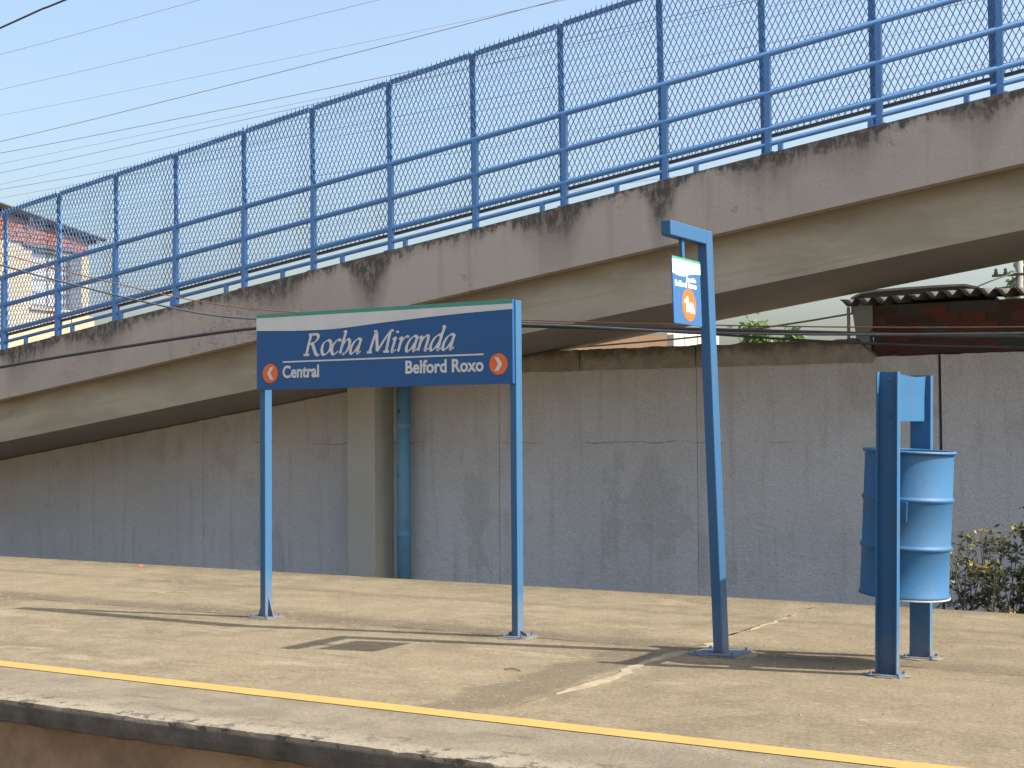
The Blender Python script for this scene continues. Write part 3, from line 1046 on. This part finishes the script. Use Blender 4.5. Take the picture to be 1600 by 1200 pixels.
def foliage(c, r, count, size, squash=(1, 1, 1), seed=1, clumps=14):
    rnd = random.Random(seed)
    g = MB()
    cl = []
    for _ in range(clumps):
        d = Vector((rnd.gauss(0, 1), rnd.gauss(0, 1), rnd.gauss(0, 1))).normalized() * rnd.uniform(0.35, 1.0)
        cl.append((Vector((d.x * r * squash[0], d.y * r * squash[1], d.z * r * squash[2])), rnd.uniform(0.22, 0.45) * r))
    for _ in range(count):
        k, kr = rnd.choice(cl)
        o = Vector((rnd.gauss(0, .5), rnd.gauss(0, .5), rnd.gauss(0, .5))) * kr
        p = Vector(c) + k + o
        a = Vector((rnd.gauss(0, 1), rnd.gauss(0, 1), rnd.gauss(0, 1))).normalized()
        b = a.cross(Vector((rnd.gauss(0, 1), rnd.gauss(0, 1), rnd.gauss(0, 1)))).normalized()
        s = size * rnd.uniform(0.6, 1.3)
        i = g.add([p - a * s, p + b * s * .42, p + a * s, p - b * s * .42])
        g.face((i, i + 1, i + 2, i + 3))
    return g, [Vector(c) + k for k, _ in cl]


def tree(loc, H, r, label, seed, squash=(1, 1, .8)):
    t = thing('tree', loc, label, 'tree')
    c = Vector(loc) + Vector((0, 0, H))
    g, cl = foliage(c, r, 2600, 0.13, squash, seed, 16)
    obj('crown', g, M['treeleaf'], t, fix=False)
    g = MB()
    base = Vector(loc)
    g.tube([base, base + Vector((.05, .03, H * .5)), c], [0.16, 0.12, 0.05], 8)
    for k in cl[:9]:
        s = base + Vector((.05, .03, H * random.uniform(.5, .8)))
        g.tube([s, (s + k) / 2 + Vector((0, 0, .15)), k], [0.05, 0.035, 0.012], 6)
    obj('trunk', g, M['bark'], t)


tree((-16.8, 45.0, -1.2), 5.35, 1.2, 'small green treetop showing over the wall to the right of the leaning platform pole', 3)
tree((-7.1, 42.0, -1.2), 6.6, 1.2, 'green treetop beside the utility pole at the right edge under the ramp', 5)

up_ = thing('utility_pole', (-7.87, 40.0, -1.2), 'distant concrete utility pole with insulators at the right edge under the ramp', 'utility pole')
g = MB()
g.tube([(-7.87, 40, -1.2), (-7.87, 40, 8.6)], [0.13, 0.085], 10)
obj('shaft', g, M['polec'], up_, smooth=True)
for z in (5.55, 5.05):
    g = MB()
    g.box(-8.55, -7.3, 39.86, 39.90, z, z + 0.07)
    o = obj('crossarm', g, M['rust_and_gap'], up_)
    for x in (-8.45, -8.2, -7.5):
        g = MB()
        g.lathe([(0.0, 0.0), (.05, 0.0), (.06, .05), (.035, .07), (.05, .11), (.02, .16), (0, .16)], (x, 39.88, z + .071), 10)
        obj('insulator', g, M['ceramic'], o)
for dx, z in ((-.22, 4.86), (-.2, 5.22)):
    g = MB()
    g.tube([(-7.9, 39.9, z + .3), (-7.87 + dx, 39.88, z + .15), (-7.87 + dx * 1.2, 39.88, z - .1)], 0.035, 6)
    obj('bracket', g, M['ceramic'], up_)


# ================================================================= CABLES AND WIRES
def catmull(pts, n=8):
    P = [Vector(p) for p in pts]
    out = []
    for i in range(len(P) - 1):
        p0, p1, p2, p3 = P[max(0, i - 1)], P[i], P[i + 1], P[min(len(P) - 1, i + 2)]
        for k in range(n):
            t = k / n
            out.append(0.5 * ((2 * p1) + (p2 - p0) * t + (2 * p0 - 5 * p1 + 4 * p2 - p3) * t * t + (3 * p1 - p0 - 3 * p2 + p3) * t ** 3))
    out.append(P[-1])
    return out


def cable(name, pts, r, mat, label, cat='cable', group=None, n=6):
    t = MB()
    t.tube(catmull(pts), r, n)
    return obj(name, t, M[mat], smooth=True, label=label, cat=cat, group=group)


yc = 14.45
c1 = cable('cable', [(-26, yc, 1.5), (-21, yc, 2.10), (-17.41, yc, 2.49), (-14.79, yc, 2.71), (-12.42, yc, 2.865), (-10.42, yc, 2.845), (-8.44, yc, 2.745),
           (-6.92, yc, 2.635), (-4.72, yc, 2.49), (-2.81, yc, 2.37), (1.5, yc, 2.2), (6, yc, 2.15)], 0.023, 'cable',
           'thick black cable running low across the ramp and above the wall top')
for x, z in ((-5.38, 2.53), (-10.4, 2.84), (-1.4, 2.30)):
    g = MB()
    g.tube([(x, yc, z - .06), (x + .01, yc + .005, z + .045)], 0.014, 6)
    obj('cable_tie', g, M['tie'], c1)
cable('cable', [(-8.6, yc + .05, 2.73), (-6.76, yc + .05, 2.60), (-4.72, yc + .05, 2.40), (-2.82, yc + .05, 2.27), (1.5, yc + .05, 2.08), (6, yc + .05, 2.0)], 0.015, 'cable',
      'thinner black cable just under the thick one, in front of the brick shed')
cable('cable', [(-26, 14.3, 6.9), (-21, 14.3, 5.1), (-17.31, 14.3, 4.19), (-15.06, 14.3, 3.63), (-12.33, 14.3, 3.10), (-8.38, 14.3, 2.78), (-5.38, 14.3, 2.58), (-2.79, 14.3, 2.46), (1.5, 14.3, 2.35), (6, 14.3, 2.4)],
      0.008, 'cablebrown', 'thin brown cable above the thick black one, dropping from the left')
cable('cable', [(-26, 14.2, 6.6), (-21, 14.2, 4.95), (-17.3, 14.2, 4.03), (-15.95, 14.2, 3.69), (-13.85, 14.2, 3.21), (-12.33, 14.2, 2.97), (-9.5, 14.2, 2.80), (-8.0, 14.2, 2.70), (-4.0, 14.2, 2.43), (6, 14.2, 2.2)],
      0.014, 'cablegrey', 'dark grey cable slanting down to the right across the fence and ramp at left')
cable('cable', [(-24, 39, 3.95), (-20.29, 39, 4.07), (-16.74, 39, 4.22), (-13.81, 39, 4.49), (-12.24, 39, 4.67), (-8.95, 39.5, 5.12), (-7.9, 39.85, 5.3)], 0.03, 'cable',
      'distant black cable running from the utility pole down behind the wall')
cable('cable', [(-12.5, 39, 3.6), (-8.93, 39, 5.16), (-7.9, 39.85, 5.64)], 0.02, 'cable', 'distant thin cable dropping steeply left from the utility pole')

wires = [((-48.12, 17.19), (-37.19, 17.71), .011, 'uppermost faint thin overhead wire in the sky at top left'),
         ((-48.12, 15.73), (-28.95, 16.39), .010, 'faint thin overhead wire second from the top at upper left'),
         ((-48.11, 14.66), (-34.4, 14.89), .008, 'faintest overhead wire, third from the top at upper left'),
         ((-48.1, 13.57), (-21.9, 15.26), .018, 'dark overhead wire reaching the top of the picture left of the fence'),
         ((-48.1, 13.09), (-28.69, 13.69), .017, 'dark overhead wire meeting the fence top near the middle bays'),
         ((-48.09, 12.27), (-34.4, 12.97), .014, 'overhead wire meeting the fence top above the first bays'),
         ((-48.09, 11.58), (-41.85, 11.76), .013, 'lowest overhead wire, meeting the fence top at far left')]
mesh_w = [((-23.58, 13.91), (-18.61, 14.10), 'highest'), ((-23.58, 13.45), (-18.61, 13.72), 'second highest'), ((-18.34, 12.56), (-15.23, 12.67), 'middle'),
          ((-34.4, 10.7), (-18.0, 11.3), 'second lowest'), ((-34.4, 8.9), (-18.0, 9.4), 'lowest')]
OW = 'overhead wires crossing the sky'
for (a, b, r_, lab) in wires:
    s = (b[1] - a[1]) / (b[0] - a[0])
    f = lambda x: a[1] + s * (x - a[0]) + 0.00035 * (x - a[0]) * (x - b[0])
    cable('overhead_wire', [(x, 40.0, f(x)) for x in (-90, -70, -48, -38, -28, -18, -5, 20)], r_ * .8, 'wire', lab, 'wire', OW, 5)
for (a, b, ww) in mesh_w:
    s = (b[1] - a[1]) / (b[0] - a[0])
    cable('overhead_wire', [(x, 41.0, a[1] + s * (x - a[0])) for x in (-90, -60, -40, -28, -18, -5, 20)], 0.0075, 'wire',
          ww + ' of the five faint wires seen through the fence mesh', 'wire', 'overhead wires behind the fence', 5)
cable('catenary_wire', [(-26, 14, 5.9), (-16.85, 14, 7.38), (-15.49, 14, 7.58), (-10, 14, 8.3), (4, 14, 9.6)], 0.014, 'cable', 'thick dark overhead wire across the top left corner', 'wire')

# ================================================================= STATION NAME SIGN
sign = thing('station_name_sign', (-6.52, 9.06, 0.0), 'wide blue station sign reading Rocha Miranda on two blue posts', 'sign')
for (x0, x1, left) in ((-7.735, -7.680, True), (-5.365, -5.312, False)):
    xc = (x0 + x1) / 2
    g = MB()
    g.box(x0, x1, 9.03, 9.115, 0.012, 2.455)
    p = obj('post', g, M['post'], sign, bevel=0.004)
    g = MB()
    g.box(xc - .10, xc + .10, 8.97, 9.17, 0.0, 0.0125)
    obj('base_plate', g, M['post'], p, bevel=0.002)
    hgt = 0.17 if left else 0.05
    for s in (-1, 1):
        xa = x0 if s < 0 else x1
        g = MB()
        g.prism([(xa, 9.068, 0.013), (xa + s * .055, 9.068, 0.013), (xa + s * .045, 9.068, 0.03), (xa, 9.068, hgt)], (0, 0.01, 0))
        obj('gusset', g, M['post'], p)
    for bx in (-.075, .075):
        for by in (8.99, 9.15):
            g = MB()
            g.tube([(xc + bx, by, 0.012), (xc + bx, by, 0.03)], 0.009, 6)
            obj('bolt', g, M['steel'], p)
SX0, SX1, SZ0, SZ1 = -7.742, -5.322, 1.845, 2.46
g = MB()
g.box(SX0, SX1, 9.000, 9.029, SZ0, SZ1)
panel = obj('panel', g, M['signblue'], sign, bevel=0.002)
yp = 8.9985


def flat_x(pts, y=yp, d=0.0012):
    """flat print on the panel: x-z polygon, a hair of film thickness"""
    g = MB()
    g.prism([(x, y - d, z) for x, z in pts], (0, d * 0.9, 0))
    return g


wave = [(SX0, 2.328), (-7.55, 2.320), (-7.35, 2.313), (-7.2, 2.310), (-7.05, 2.309), (-6.9, 2.313), (-6.7, 2.325), (-6.5, 2.339), (-6.3, 2.350), (-6.1, 2.361), (-5.9, 2.370), (-5.7, 2.378), (-5.5, 2.384), (SX1, 2.388)]
wv = catmull([(x, z, 0) for x, z in wave], 4)
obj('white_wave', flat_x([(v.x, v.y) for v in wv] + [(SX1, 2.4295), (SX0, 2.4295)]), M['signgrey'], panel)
obj('green_stripe', flat_x([(SX0, 2.4305), (SX1, 2.4305), (SX1, 2.459), (SX0, 2.459)]), M['green'], panel)
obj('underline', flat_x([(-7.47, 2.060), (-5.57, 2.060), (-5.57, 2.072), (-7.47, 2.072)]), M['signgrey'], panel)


def disc(cx, cz, r, y=yp, d=0.0012, n=40):
    return flat_x([(cx + r * cos(2 * pi * k / n), cz + r * sin(2 * pi * k / n)) for k in range(n)], y, d)


for cx, cz, s in ((-7.598, 1.978, -1), (-5.442, 1.990, 1)):
    o = obj('arrow_disc', disc(cx, cz, 0.078), M['orange'], panel)
    w = 0.026
    a = [(-.030, .050), (-.030 + 1.3 * w, .050), (.036, 0), (-.030 + 1.3 * w, -.050), (-.030, -.050), (.036 - 1.3 * w, 0)]
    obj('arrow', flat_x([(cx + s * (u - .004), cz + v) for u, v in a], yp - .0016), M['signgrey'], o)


# ---- lettering: the sans words come from the built-in font, the italic name is drawn stroke by stroke
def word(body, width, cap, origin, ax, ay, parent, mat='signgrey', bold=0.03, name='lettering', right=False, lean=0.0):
    cu = bpy.data.curves.new('t', 'FONT')
    cu.body = body
    cu.size = 1.0
    cu.offset = bold
    cu.resolution_u = 4
    cu.extrude = 0.0
    cu.shear = lean
    to = bpy.data.objects.new('t', cu)
    COL.objects.link(to)
    bpy.context.view_layer.update()
    me = bpy.data.meshes.new_from_object(to.evaluated_get(bpy.context.evaluated_depsgraph_get()))
    bpy.data.objects.remove(to)
    vs = [v.co.copy() for v in me.vertices]
    x0, x1 = min(v.x for v in vs), max(v.x for v in vs)
    k, kz = width / (x1 - x0), cap / 0.729
    ax, ay = Vector(ax), Vector(ay)
    g = MB()
    for v in vs:
        g.add([Vector(origin) + ax * ((v.x - x0) * k) + ay * (v.y * kz)])
    for f in me.polygons:
        g.face(f.vertices)
    o = obj(name, g, M[mat], parent, fix=False)
    s = o.modifiers.new('film', 'SOLIDIFY')
    s.thickness = 0.0006
    s.offset = 1
    return o


word('Central', 0.37, 0.098, (-7.470, yp - .001, 1.940), (1, 0, 0), (0, 0, 1), panel, bold=0.03)
word('Belford Roxo', 0.70, 0.098, (-6.270, yp - .001, 1.944), (1, 0, 0), (0, 0, 1), panel, bold=0.03)

# glyph strokes: (points, smooth?, nib width factor) in a grid where the x-height is 1
S_ = lambda p: (p, True)
L_ = lambda p: (p, False)
GL = {
    'R': (1.12, [L_([(.22, 1.56), (.22, .04)]), S_([(.10, 1.52), (.35, 1.585), (.62, 1.54), (.74, 1.30), (.66, .98), (.42, .82), (.26, .80)]),
                 S_([(.44, .84), (.62, .50), (.82, .12), (.98, -.02), (1.10, .03)]), L_([(.04, .03), (.42, .03)]), L_([(.06, 1.57), (.26, 1.57)])]),
    'o': (.66, [S_([(.33, 1.0), (.10, .80), (.05, .42), (.16, .08), (.32, .0), (.54, .20), (.60, .58), (.50, .90), (.33, 1.0)])]),
    'c': (.56, [S_([(.50, .86), (.42, .99), (.26, .94), (.09, .66), (.06, .32), (.17, .04), (.32, .02), (.50, .20)])]),
    'h': (.68, [L_([(.14, 1.74), (.10, .02)]), S_([(-.03, 1.66), (.06, 1.72), (.16, 1.76)]), S_([(.12, .56), (.24, .84), (.40, .99), (.54, .86), (.58, .52), (.50, .18), (.36, .0), (.28, .03)])]),
    'a': (.70, [S_([(.56, .93), (.38, .99), (.18, .80), (.06, .42), (.08, .10), (.20, .0), (.36, .18), (.52, .56)]), S_([(.58, 1.0), (.54, .5), (.53, .12), (.58, .0), (.72, .14)])]),
    'M': (1.46, [L_([(.18, .02), (.30, 1.54)]), L_([(.30, 1.54), (.66, .08)]), L_([(.66, .08), (1.20, 1.56)]), L_([(1.18, 1.54), (1.22, .04)]),
                 L_([(.02, .03), (.34, .03)]), L_([(1.05, .03), (1.40, .03)]), L_([(.14, 1.57), (.34, 1.57)]), L_([(1.18, 1.57), (1.36, 1.57)])]),
    'i': (.40, [S_([(.0, .82), (.08, .94), (.16, 1.0)]), S_([(.16, 1.0), (.13, .5), (.12, .12), (.18, .0), (.34, .14)]), L_([(.150, 1.52), (.185, 1.34)])]),
    'r': (.52, [S_([(.0, .82), (.08, .94), (.16, 1.0)]), L_([(.16, .98), (.11, .0)]), S_([(.14, .56), (.24, .80), (.36, .96), (.47, .99), (.52, .90)])]),
    'n': (.76, [S_([(.0, .82), (.08, .94), (.16, 1.0)]), L_([(.16, .98), (.11, .0)]), S_([(.14, .56), (.26, .82), (.42, .98), (.54, .90), (.55, .60), (.52, .16), (.57, .0), (.72, .14)])]),
    'd': (.74, [S_([(.56, .93), (.38, .99), (.18, .80), (.06, .42), (.08, .10), (.20, .0), (.36, .18), (.52, .56)]), S_([(.60, 1.75), (.56, .9), (.53, .12), (.58, .0), (.73, .14)]), S_([(.44, 1.67), (.52, 1.71), (.61, 1.76)])]),
    ' ': (.42, []),
}


def italic_word(body, width, xh, x0, zb, parent):
    tot = sum(GL[c][0] for c in body)
    kx, kz = width / tot, xh
    pen, cut = 0.0, 0
    for ch in body:
        adv, strokes = GL[ch]
        if strokes:
            g = MB()
            for (pts, sm) in strokes:
                P = [(p[0], p[1]) for p in pts]
                if sm:
                    P = [(v.x, v.y) for v in catmull([(a, b, 0) for a, b in P], 7)]
                else:
                    P = [(P[0][0] + (P[1][0] - P[0][0]) * t / 3, P[0][1] + (P[1][1] - P[0][1]) * t / 3) for t in range(4)]
                W = [(x0 + (pen + a) * kx + 0.30 * b * kz, zb + (b if b < 1.05 else 1.05 + (b - 1.05) * 0.76) * kz) for a, b in P]
                al = R(28)                                    # broad nib held at this angle
                Lf, Rt = [], []
                for i, (a, b) in enumerate(W):
                    p, q = W[max(0, i - 1)], W[min(len(W) - 1, i + 1)]
                    d = Vector((q[0] - p[0], q[1] - p[1])).normalized()
                    nib = abs(d.x * sin(al) - d.y * cos(al))
                    hw = xh * (0.037 + 0.098 * nib)
                    nn = Vector((-d.y, d.x)) * hw
                    Lf.append((a + nn.x, b + nn.y))
                    Rt.append((a - nn.x, b - nn.y))
                y = yp - 0.0011 - 0.00012 * (cut % 5)
                cut += 1
                k = len(W)
                i = g.add([(a, y, b) for a, b in Lf] + [(a, y, b) for a, b in Rt])
                for j in range(k - 1):
                    g.face((i + j, i + k + j, i + k + j + 1, i + j + 1))
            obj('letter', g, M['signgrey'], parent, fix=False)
        pen += adv


italic_word('Rocha Miranda', 1.425, 0.113, -7.262, 2.112, panel)

# ================================================================= PLATFORM NUMBER POLE
pole = thing('platform_number_pole', (-3.735, 9.03, 0.0), 'leaning blue box-section pole with an arm holding a small platform sign', 'pole')
g = MB()
g.box(-3.770, -3.700, 8.975, 9.085, 0.012, 2.845)
obj('shaft', g, M['pole'], pole, bevel=0.006)
g = MB()
g.box(-3.770, -3.700, 8.395, 8.9745, 2.747, 2.845)
obj('arm', g, M['pole'], pole, bevel=0.006)
g = MB()
g.box(-3.895, -3.575, 8.87, 9.19, 0.0, 0.014)
bp = obj('base_plate', g, M['pole'], pole, bevel=0.002)
for bx in (-.13, .13):
    for by in (-.13, .13):
        g = MB()
        g.tube([(-3.735 + bx, 9.03 + by, 0.013), (-3.735 + bx, 9.03 + by, 0.032)], 0.011, 6)
        obj('bolt', g, M['steel'], bp)
board = thing('platform_sign', (-3.735, 8.75, 2.745), 'small blue hanging platform sign with a white top and orange 1a disc', 'sign')
g = MB()
g.box(-3.750, -3.724, 8.62, 8.66, 2.622, 2.746)
obj('hanger', g, M['pole'], board, bevel=0.003)
BX, BY0, BY1, BZ0, BZ1 = -3.722, 8.445, 8.895, 2.185, 2.622
g = MB()
g.box(BX - 0.009, BX, BY0, BY1, BZ0, BZ1)
bd = obj('board', g, M['signblue2'], board, bevel=0.002)


def flat_y(pts, x=BX, d=0.0012):
    g = MB()
    g.prism([(x + d, y, z) for y, z in pts], (-d * .9, 0, 0))
    return g


bw = catmull([(BY0, 2.512, 0), (8.50, 2.504, 0), (8.58, 2.499, 0), (8.65, 2.505, 0), (8.72, 2.520, 0), (8.81, 2.530, 0), (BY1, 2.533, 0)], 4)
obj('white_wave', flat_y([(v.x, v.y) for v in bw] + [(BY1, 2.6035), (BY0, 2.6035)]), M['signwhite'], bd)
obj('green_stripe', flat_y([(BY0, 2.6045), (BY1, 2.6045), (BY1, 2.621), (BY0, 2.621)]), M['green'], bd)
dk = obj('number_disc', flat_y([(8.690 + .110 * cos(2 * pi * k / 40), 2.317 + .106 * sin(2 * pi * k / 40)) for k in range(40)]), M['orange'], bd)
word('Sentido', 0.155, 0.031, (BX + .001, 8.660, 2.472), (0, 1, 0), (0, 0, 1), bd, 'signwhite', bold=0.03)
word('Belford Roxo', 0.345, 0.037, (BX + .001, 8.475, 2.431), (0, 1, 0), (0, 0, 1), bd, 'signwhite', bold=0.035)
obj('number', flat_y([(8.617 + u * 1.15, 2.270 + v) for u, v in ((.022, 0), (.052, 0), (.052, .100), (.030, .100), (.022, .086), (0, .076), (0, .056), (.022, .064))], BX + .0012), M['signwhite'], dk)
word('a', 0.082, 0.094, (BX + .002, 8.690, 2.271), (0, 1, 0), (0, 0, 1), dk, 'signwhite', bold=0.045)
LEAN = R(-1.75)
for o in (pole, board):
    pass
pole.rotation_euler = (0, LEAN, 0)
m_ = Matrix.Translation(pole.location) @ Matrix.Rotation(LEAN, 4, 'Y') @ Matrix.Translation(-pole.location)
board.location = m_ @ board.location
board.rotation_euler = (0, LEAN, 0)

# ================================================================= DRUM BIN
bn = thing('drum_litter_bin', (-2.53, 9.10, 0.0), 'blue steel drum litter bin hung between two channel posts, on the platform', 'litter bin')


def channel(yw, s, x0=-2.594, x1=-2.462, H=1.845, t=0.007, dp=0.062):
    """U-section post; web at yw, flanges pointing along s (world y)"""
    P = [(x0, yw), (x1, yw), (x1, yw + s * dp), (x1 - t, yw + s * dp), (x1 - t, yw + s * t), (x0 + t, yw + s * t), (x0 + t, yw + s * dp), (x0, yw + s * dp)]
    g = MB()
    g.prism([(x, y, 0.011) for x, y in P], (0, 0, H - 0.011))
    return g


for yw, s in ((8.745, -1), (9.455, 1)):
    p = obj('post', channel(yw, s), M['drum'], bn)
    g = MB()
    c = yw + s * .03
    g.box(-2.628, -2.428, c - .085, c + .085, 0.0, 0.0115)
    obj('base_plate', g, M['rim'] if False else M['drum'], p, bevel=0.002)
    for bx in (-.085, .085):
        for by in (-.065, .065):
            g = MB()
            g.tube([(-2.528 + bx, c + by, 0.011), (-2.528 + bx, c + by, 0.027)], 0.009, 6)
            obj('bolt', g, M['steel'], p)
    for z in (1.80, 1.57):
        g = MB()
        yy = yw + s * (.0085)
        g.tube([(-2.528, yy - .004, z), (-2.528, yy + s * .012, z)], 0.011, 8)
        obj('bolt', g, M['drumdark'], p)
# spanning plate at the top, a little buckled
g = MB()
N = 14
for i in range(N + 1):
    y = 8.747 + (9.453 - 8.747) * i / N
    bow = 0.014 * sin(pi * i / N) + 0.006 * sin(2 * pi * i / N)
    for (dx, z) in ((0, 1.545), (0, 1.70), (0.006, 1.838)):
        z2 = z - (0.012 * sin(pi * i / N) if z > 1.8 else 0)
        g.add([(-2.500 + bow * (z - 1.4) * 2 + dx, y, z2), (-2.504 + bow * (z - 1.4) * 2 + dx, y, z2)])
for i in range(N):
    a, c = 6 * i, 6 * i + 6
    for q in ((0, 2), (2, 4), (4, 5), (5, 3), (3, 1), (1, 0)):
        g.face((a + q[0], a + q[1], c + q[1], c + q[0]))
g.face((0, 1, 3, 2)); g.face((2, 3, 5, 4))
e = 6 * N
g.face((e, e + 2, e + 3, e + 1)); g.face((e + 2, e + 4, e + 5, e + 3))
obj('top_plate', g, M['drum'], bn)
# the drum
DR = 0.272
C0 = (-2.515, 9.10, 0.455)
prof = [(0.0, 0.0), (DR - .012, 0.0), (DR + .006, -.006), (DR + .008, .008), (DR, .018)]
for zr in (0.305, 0.605):
    prof += [(DR, zr - .022), (DR + .004, zr - .015), (DR + .011, zr - .006), (DR + .012, zr), (DR + .011, zr + .006), (DR + .004, zr + .015), (DR, zr + .022)]
prof += [(DR, .895)]
g = MB()
g.lathe(prof, C0, 56)
drum = obj('drum', g, M['drum'], bn, smooth=True)
g = MB()
g.lathe([(DR - .003, .885), (DR - .022, .86), (DR - .022, .03), (0, .03)], C0, 56)
obj('drum_inside', g, M['drumdark'], drum, smooth=True, fix=False)
g = MB()
k = 56
rim = [(C0[0] + (DR + .006) * cos(2 * pi * t / k), C0[1] + (DR + .006) * sin(2 * pi * t / k), C0[2] + .90) for t in range(k)]
prof_r = []
g.lathe([(DR + .006 + .011 * cos(a), .90 + .011 * sin(a)) for a in [2 * pi * q / 10 for q in range(11)]], C0, k)
obj('top_rim', g, M['drum'], drum, smooth=True)
g = MB()
g.lathe([(DR + .002, -.004), (DR + .0105, -.004), (DR + .0105, -.012), (DR - .01, -.012), (DR - .01, -.004), (DR + .002, -.004)], C0, k)
obj('bottom_rim', g, M['rim'], drum)
# a couple of dents
for v in drum.data.vertices:
    p = v.co + drum.location + bn.location
    for (a, zc, amp, w) in ((-0.9, 1.18, .010, .10), (0.25, .62, .008, .09), (-1.5, .85, .006, .08)):
        q = Vector((C0[0] + DR * cos(a), C0[1] + DR * sin(a), zc))
        dq = (p - q).length
        if dq < w * 2.2:
            nrm = Vector((cos(a), sin(a), 0))
            v.co -= nrm * amp * math.exp(-(dq / w) ** 2)
# pivot brackets
for yw, s in ((8.745, 1), (9.455, -1)):
    g = MB()
    yb_ = C0[1] - s * (DR - .002)
    g.box(C0[0] - .028, C0[0] + .028, min(yw, yb_), max(yw, yb_), 0.945, 1.035)
    obj('pivot_bracket', g, M['drum'], drum, bevel=0.004)
    g = MB()
    yq = yw + s * .04
    g.box(C0[0] + .03, C0[0] + .085, yq - .006, yq + .006, 0.935, 1.055)
    obj('lock_tab', g, M['drum'], drum, bevel=0.002)
# tilt the hung drum about its pivot, then lean the whole bin a touch
T = Matrix.Translation((C0[0], C0[1], 0.99)) @ Matrix.Rotation(R(2.0), 4, 'Y') @ Matrix.Translation((-C0[0], -C0[1], -0.99))
B = Matrix.Translation(bn.location)
drum.matrix_basis = B.inverted() @ T @ B
bn.rotation_euler = (0, R(1.1), 0)

# ================================================================= BUSH BEHIND THE PLATFORM
bush = thing('bush', (-2.3, 13.2, -1.2), 'straggly bush with small yellow-green leaves behind the platform edge at far right', 'bush')
rnd = random.Random(11)
gb, gl, gt = MB(), MB(), MB()


def leaf(g, p, d, s):
    d = d.normalized()
    b = d.cross(Vector((rnd.gauss(0, 1), rnd.gauss(0, 1), rnd.gauss(0, 1)))).normalized()
    i = g.add([p, p + d * s * .45 + b * s * .2, p + d * s, p + d * s * .45 - b * s * .2])
    g.face((i, i + 1, i + 2, i + 3))


for k in range(88):
    bx = rnd.uniform(-3.2, -0.9)
    base = Vector((bx, 13.25 + rnd.uniform(-.35, .35), -1.2))
    htop = 0.62 if bx < -2.9 else (0.50 if bx < -2.6 else 0.95)
    tip = base + Vector((rnd.uniform(-.35, .35), rnd.uniform(-.3, .2), 1.2 + htop * rnd.uniform(0.35, 0.92)))
    mid_ = (base + tip) / 2 + Vector((rnd.uniform(-.12, .12), rnd.uniform(-.1, .1), .05))
    pts = catmull([base, mid_, tip], 8)
    gb.tube(pts, [0.012 - 0.009 * i / len(pts) for i in range(len(pts))], 5)
    for tw in range(11):
        i0 = rnd.randint(5, len(pts) - 1)
        s = pts[i0]
        e_ = s + Vector((rnd.gauss(0, .13), rnd.gauss(0, .10), rnd.uniform(-.05, .16)))
        gb.tube([s, (s + e_) / 2 + Vector((0, 0, .015)), e_], [0.004, 0.003, 0.0015], 4)
        yel = e_.z > s.z + .05 and rnd.random() < 0.22
        for l in range(12):
            t = rnd.uniform(.15, 1.05)
            p = s + (e_ - s) * t
            leaf(gt if yel and rnd.random() < .7 else gl, p, Vector((rnd.gauss(0, 1), rnd.gauss(0, 1), rnd.gauss(.25, .7))), rnd.uniform(.04, .085))
obj('branches', gb, M['bark'], bush, fix=False)
obj('leaves', gl, M['leaf'], bush, fix=False, kind='stuff')
obj('yellow_leaves', gt, M['leaftip'], bush, fix=False, kind='stuff')

# ================================================================= SMALL LITTER
for (x, y, s, rot, nm, mt, lab) in ((-11.9, 11.85, .022, .4, 'litter', 'orange', 'tiny orange scrap of litter at the platform back edge, left'),
                                     (-4.62, 7.78, .06, 1.1, 'twig', 'bark', 'small dark twig lying on the platform left of the cement repair')):
    g = MB()
    if nm == 'twig':
        g.tube(catmull([(x - s, y, .006), (x, y + .012, .012), (x + s, y - .004, .006)], 4), .004, 5)
    else:
        g.prism([(x - s, y - .02, .001), (x + s * .8, y - .03, .001), (x + s, y + .02, .012), (x - s * .6, y + .03, .02)], (0, 0, .004))
    obj(nm, g, M[mt], label=lab, cat=nm)
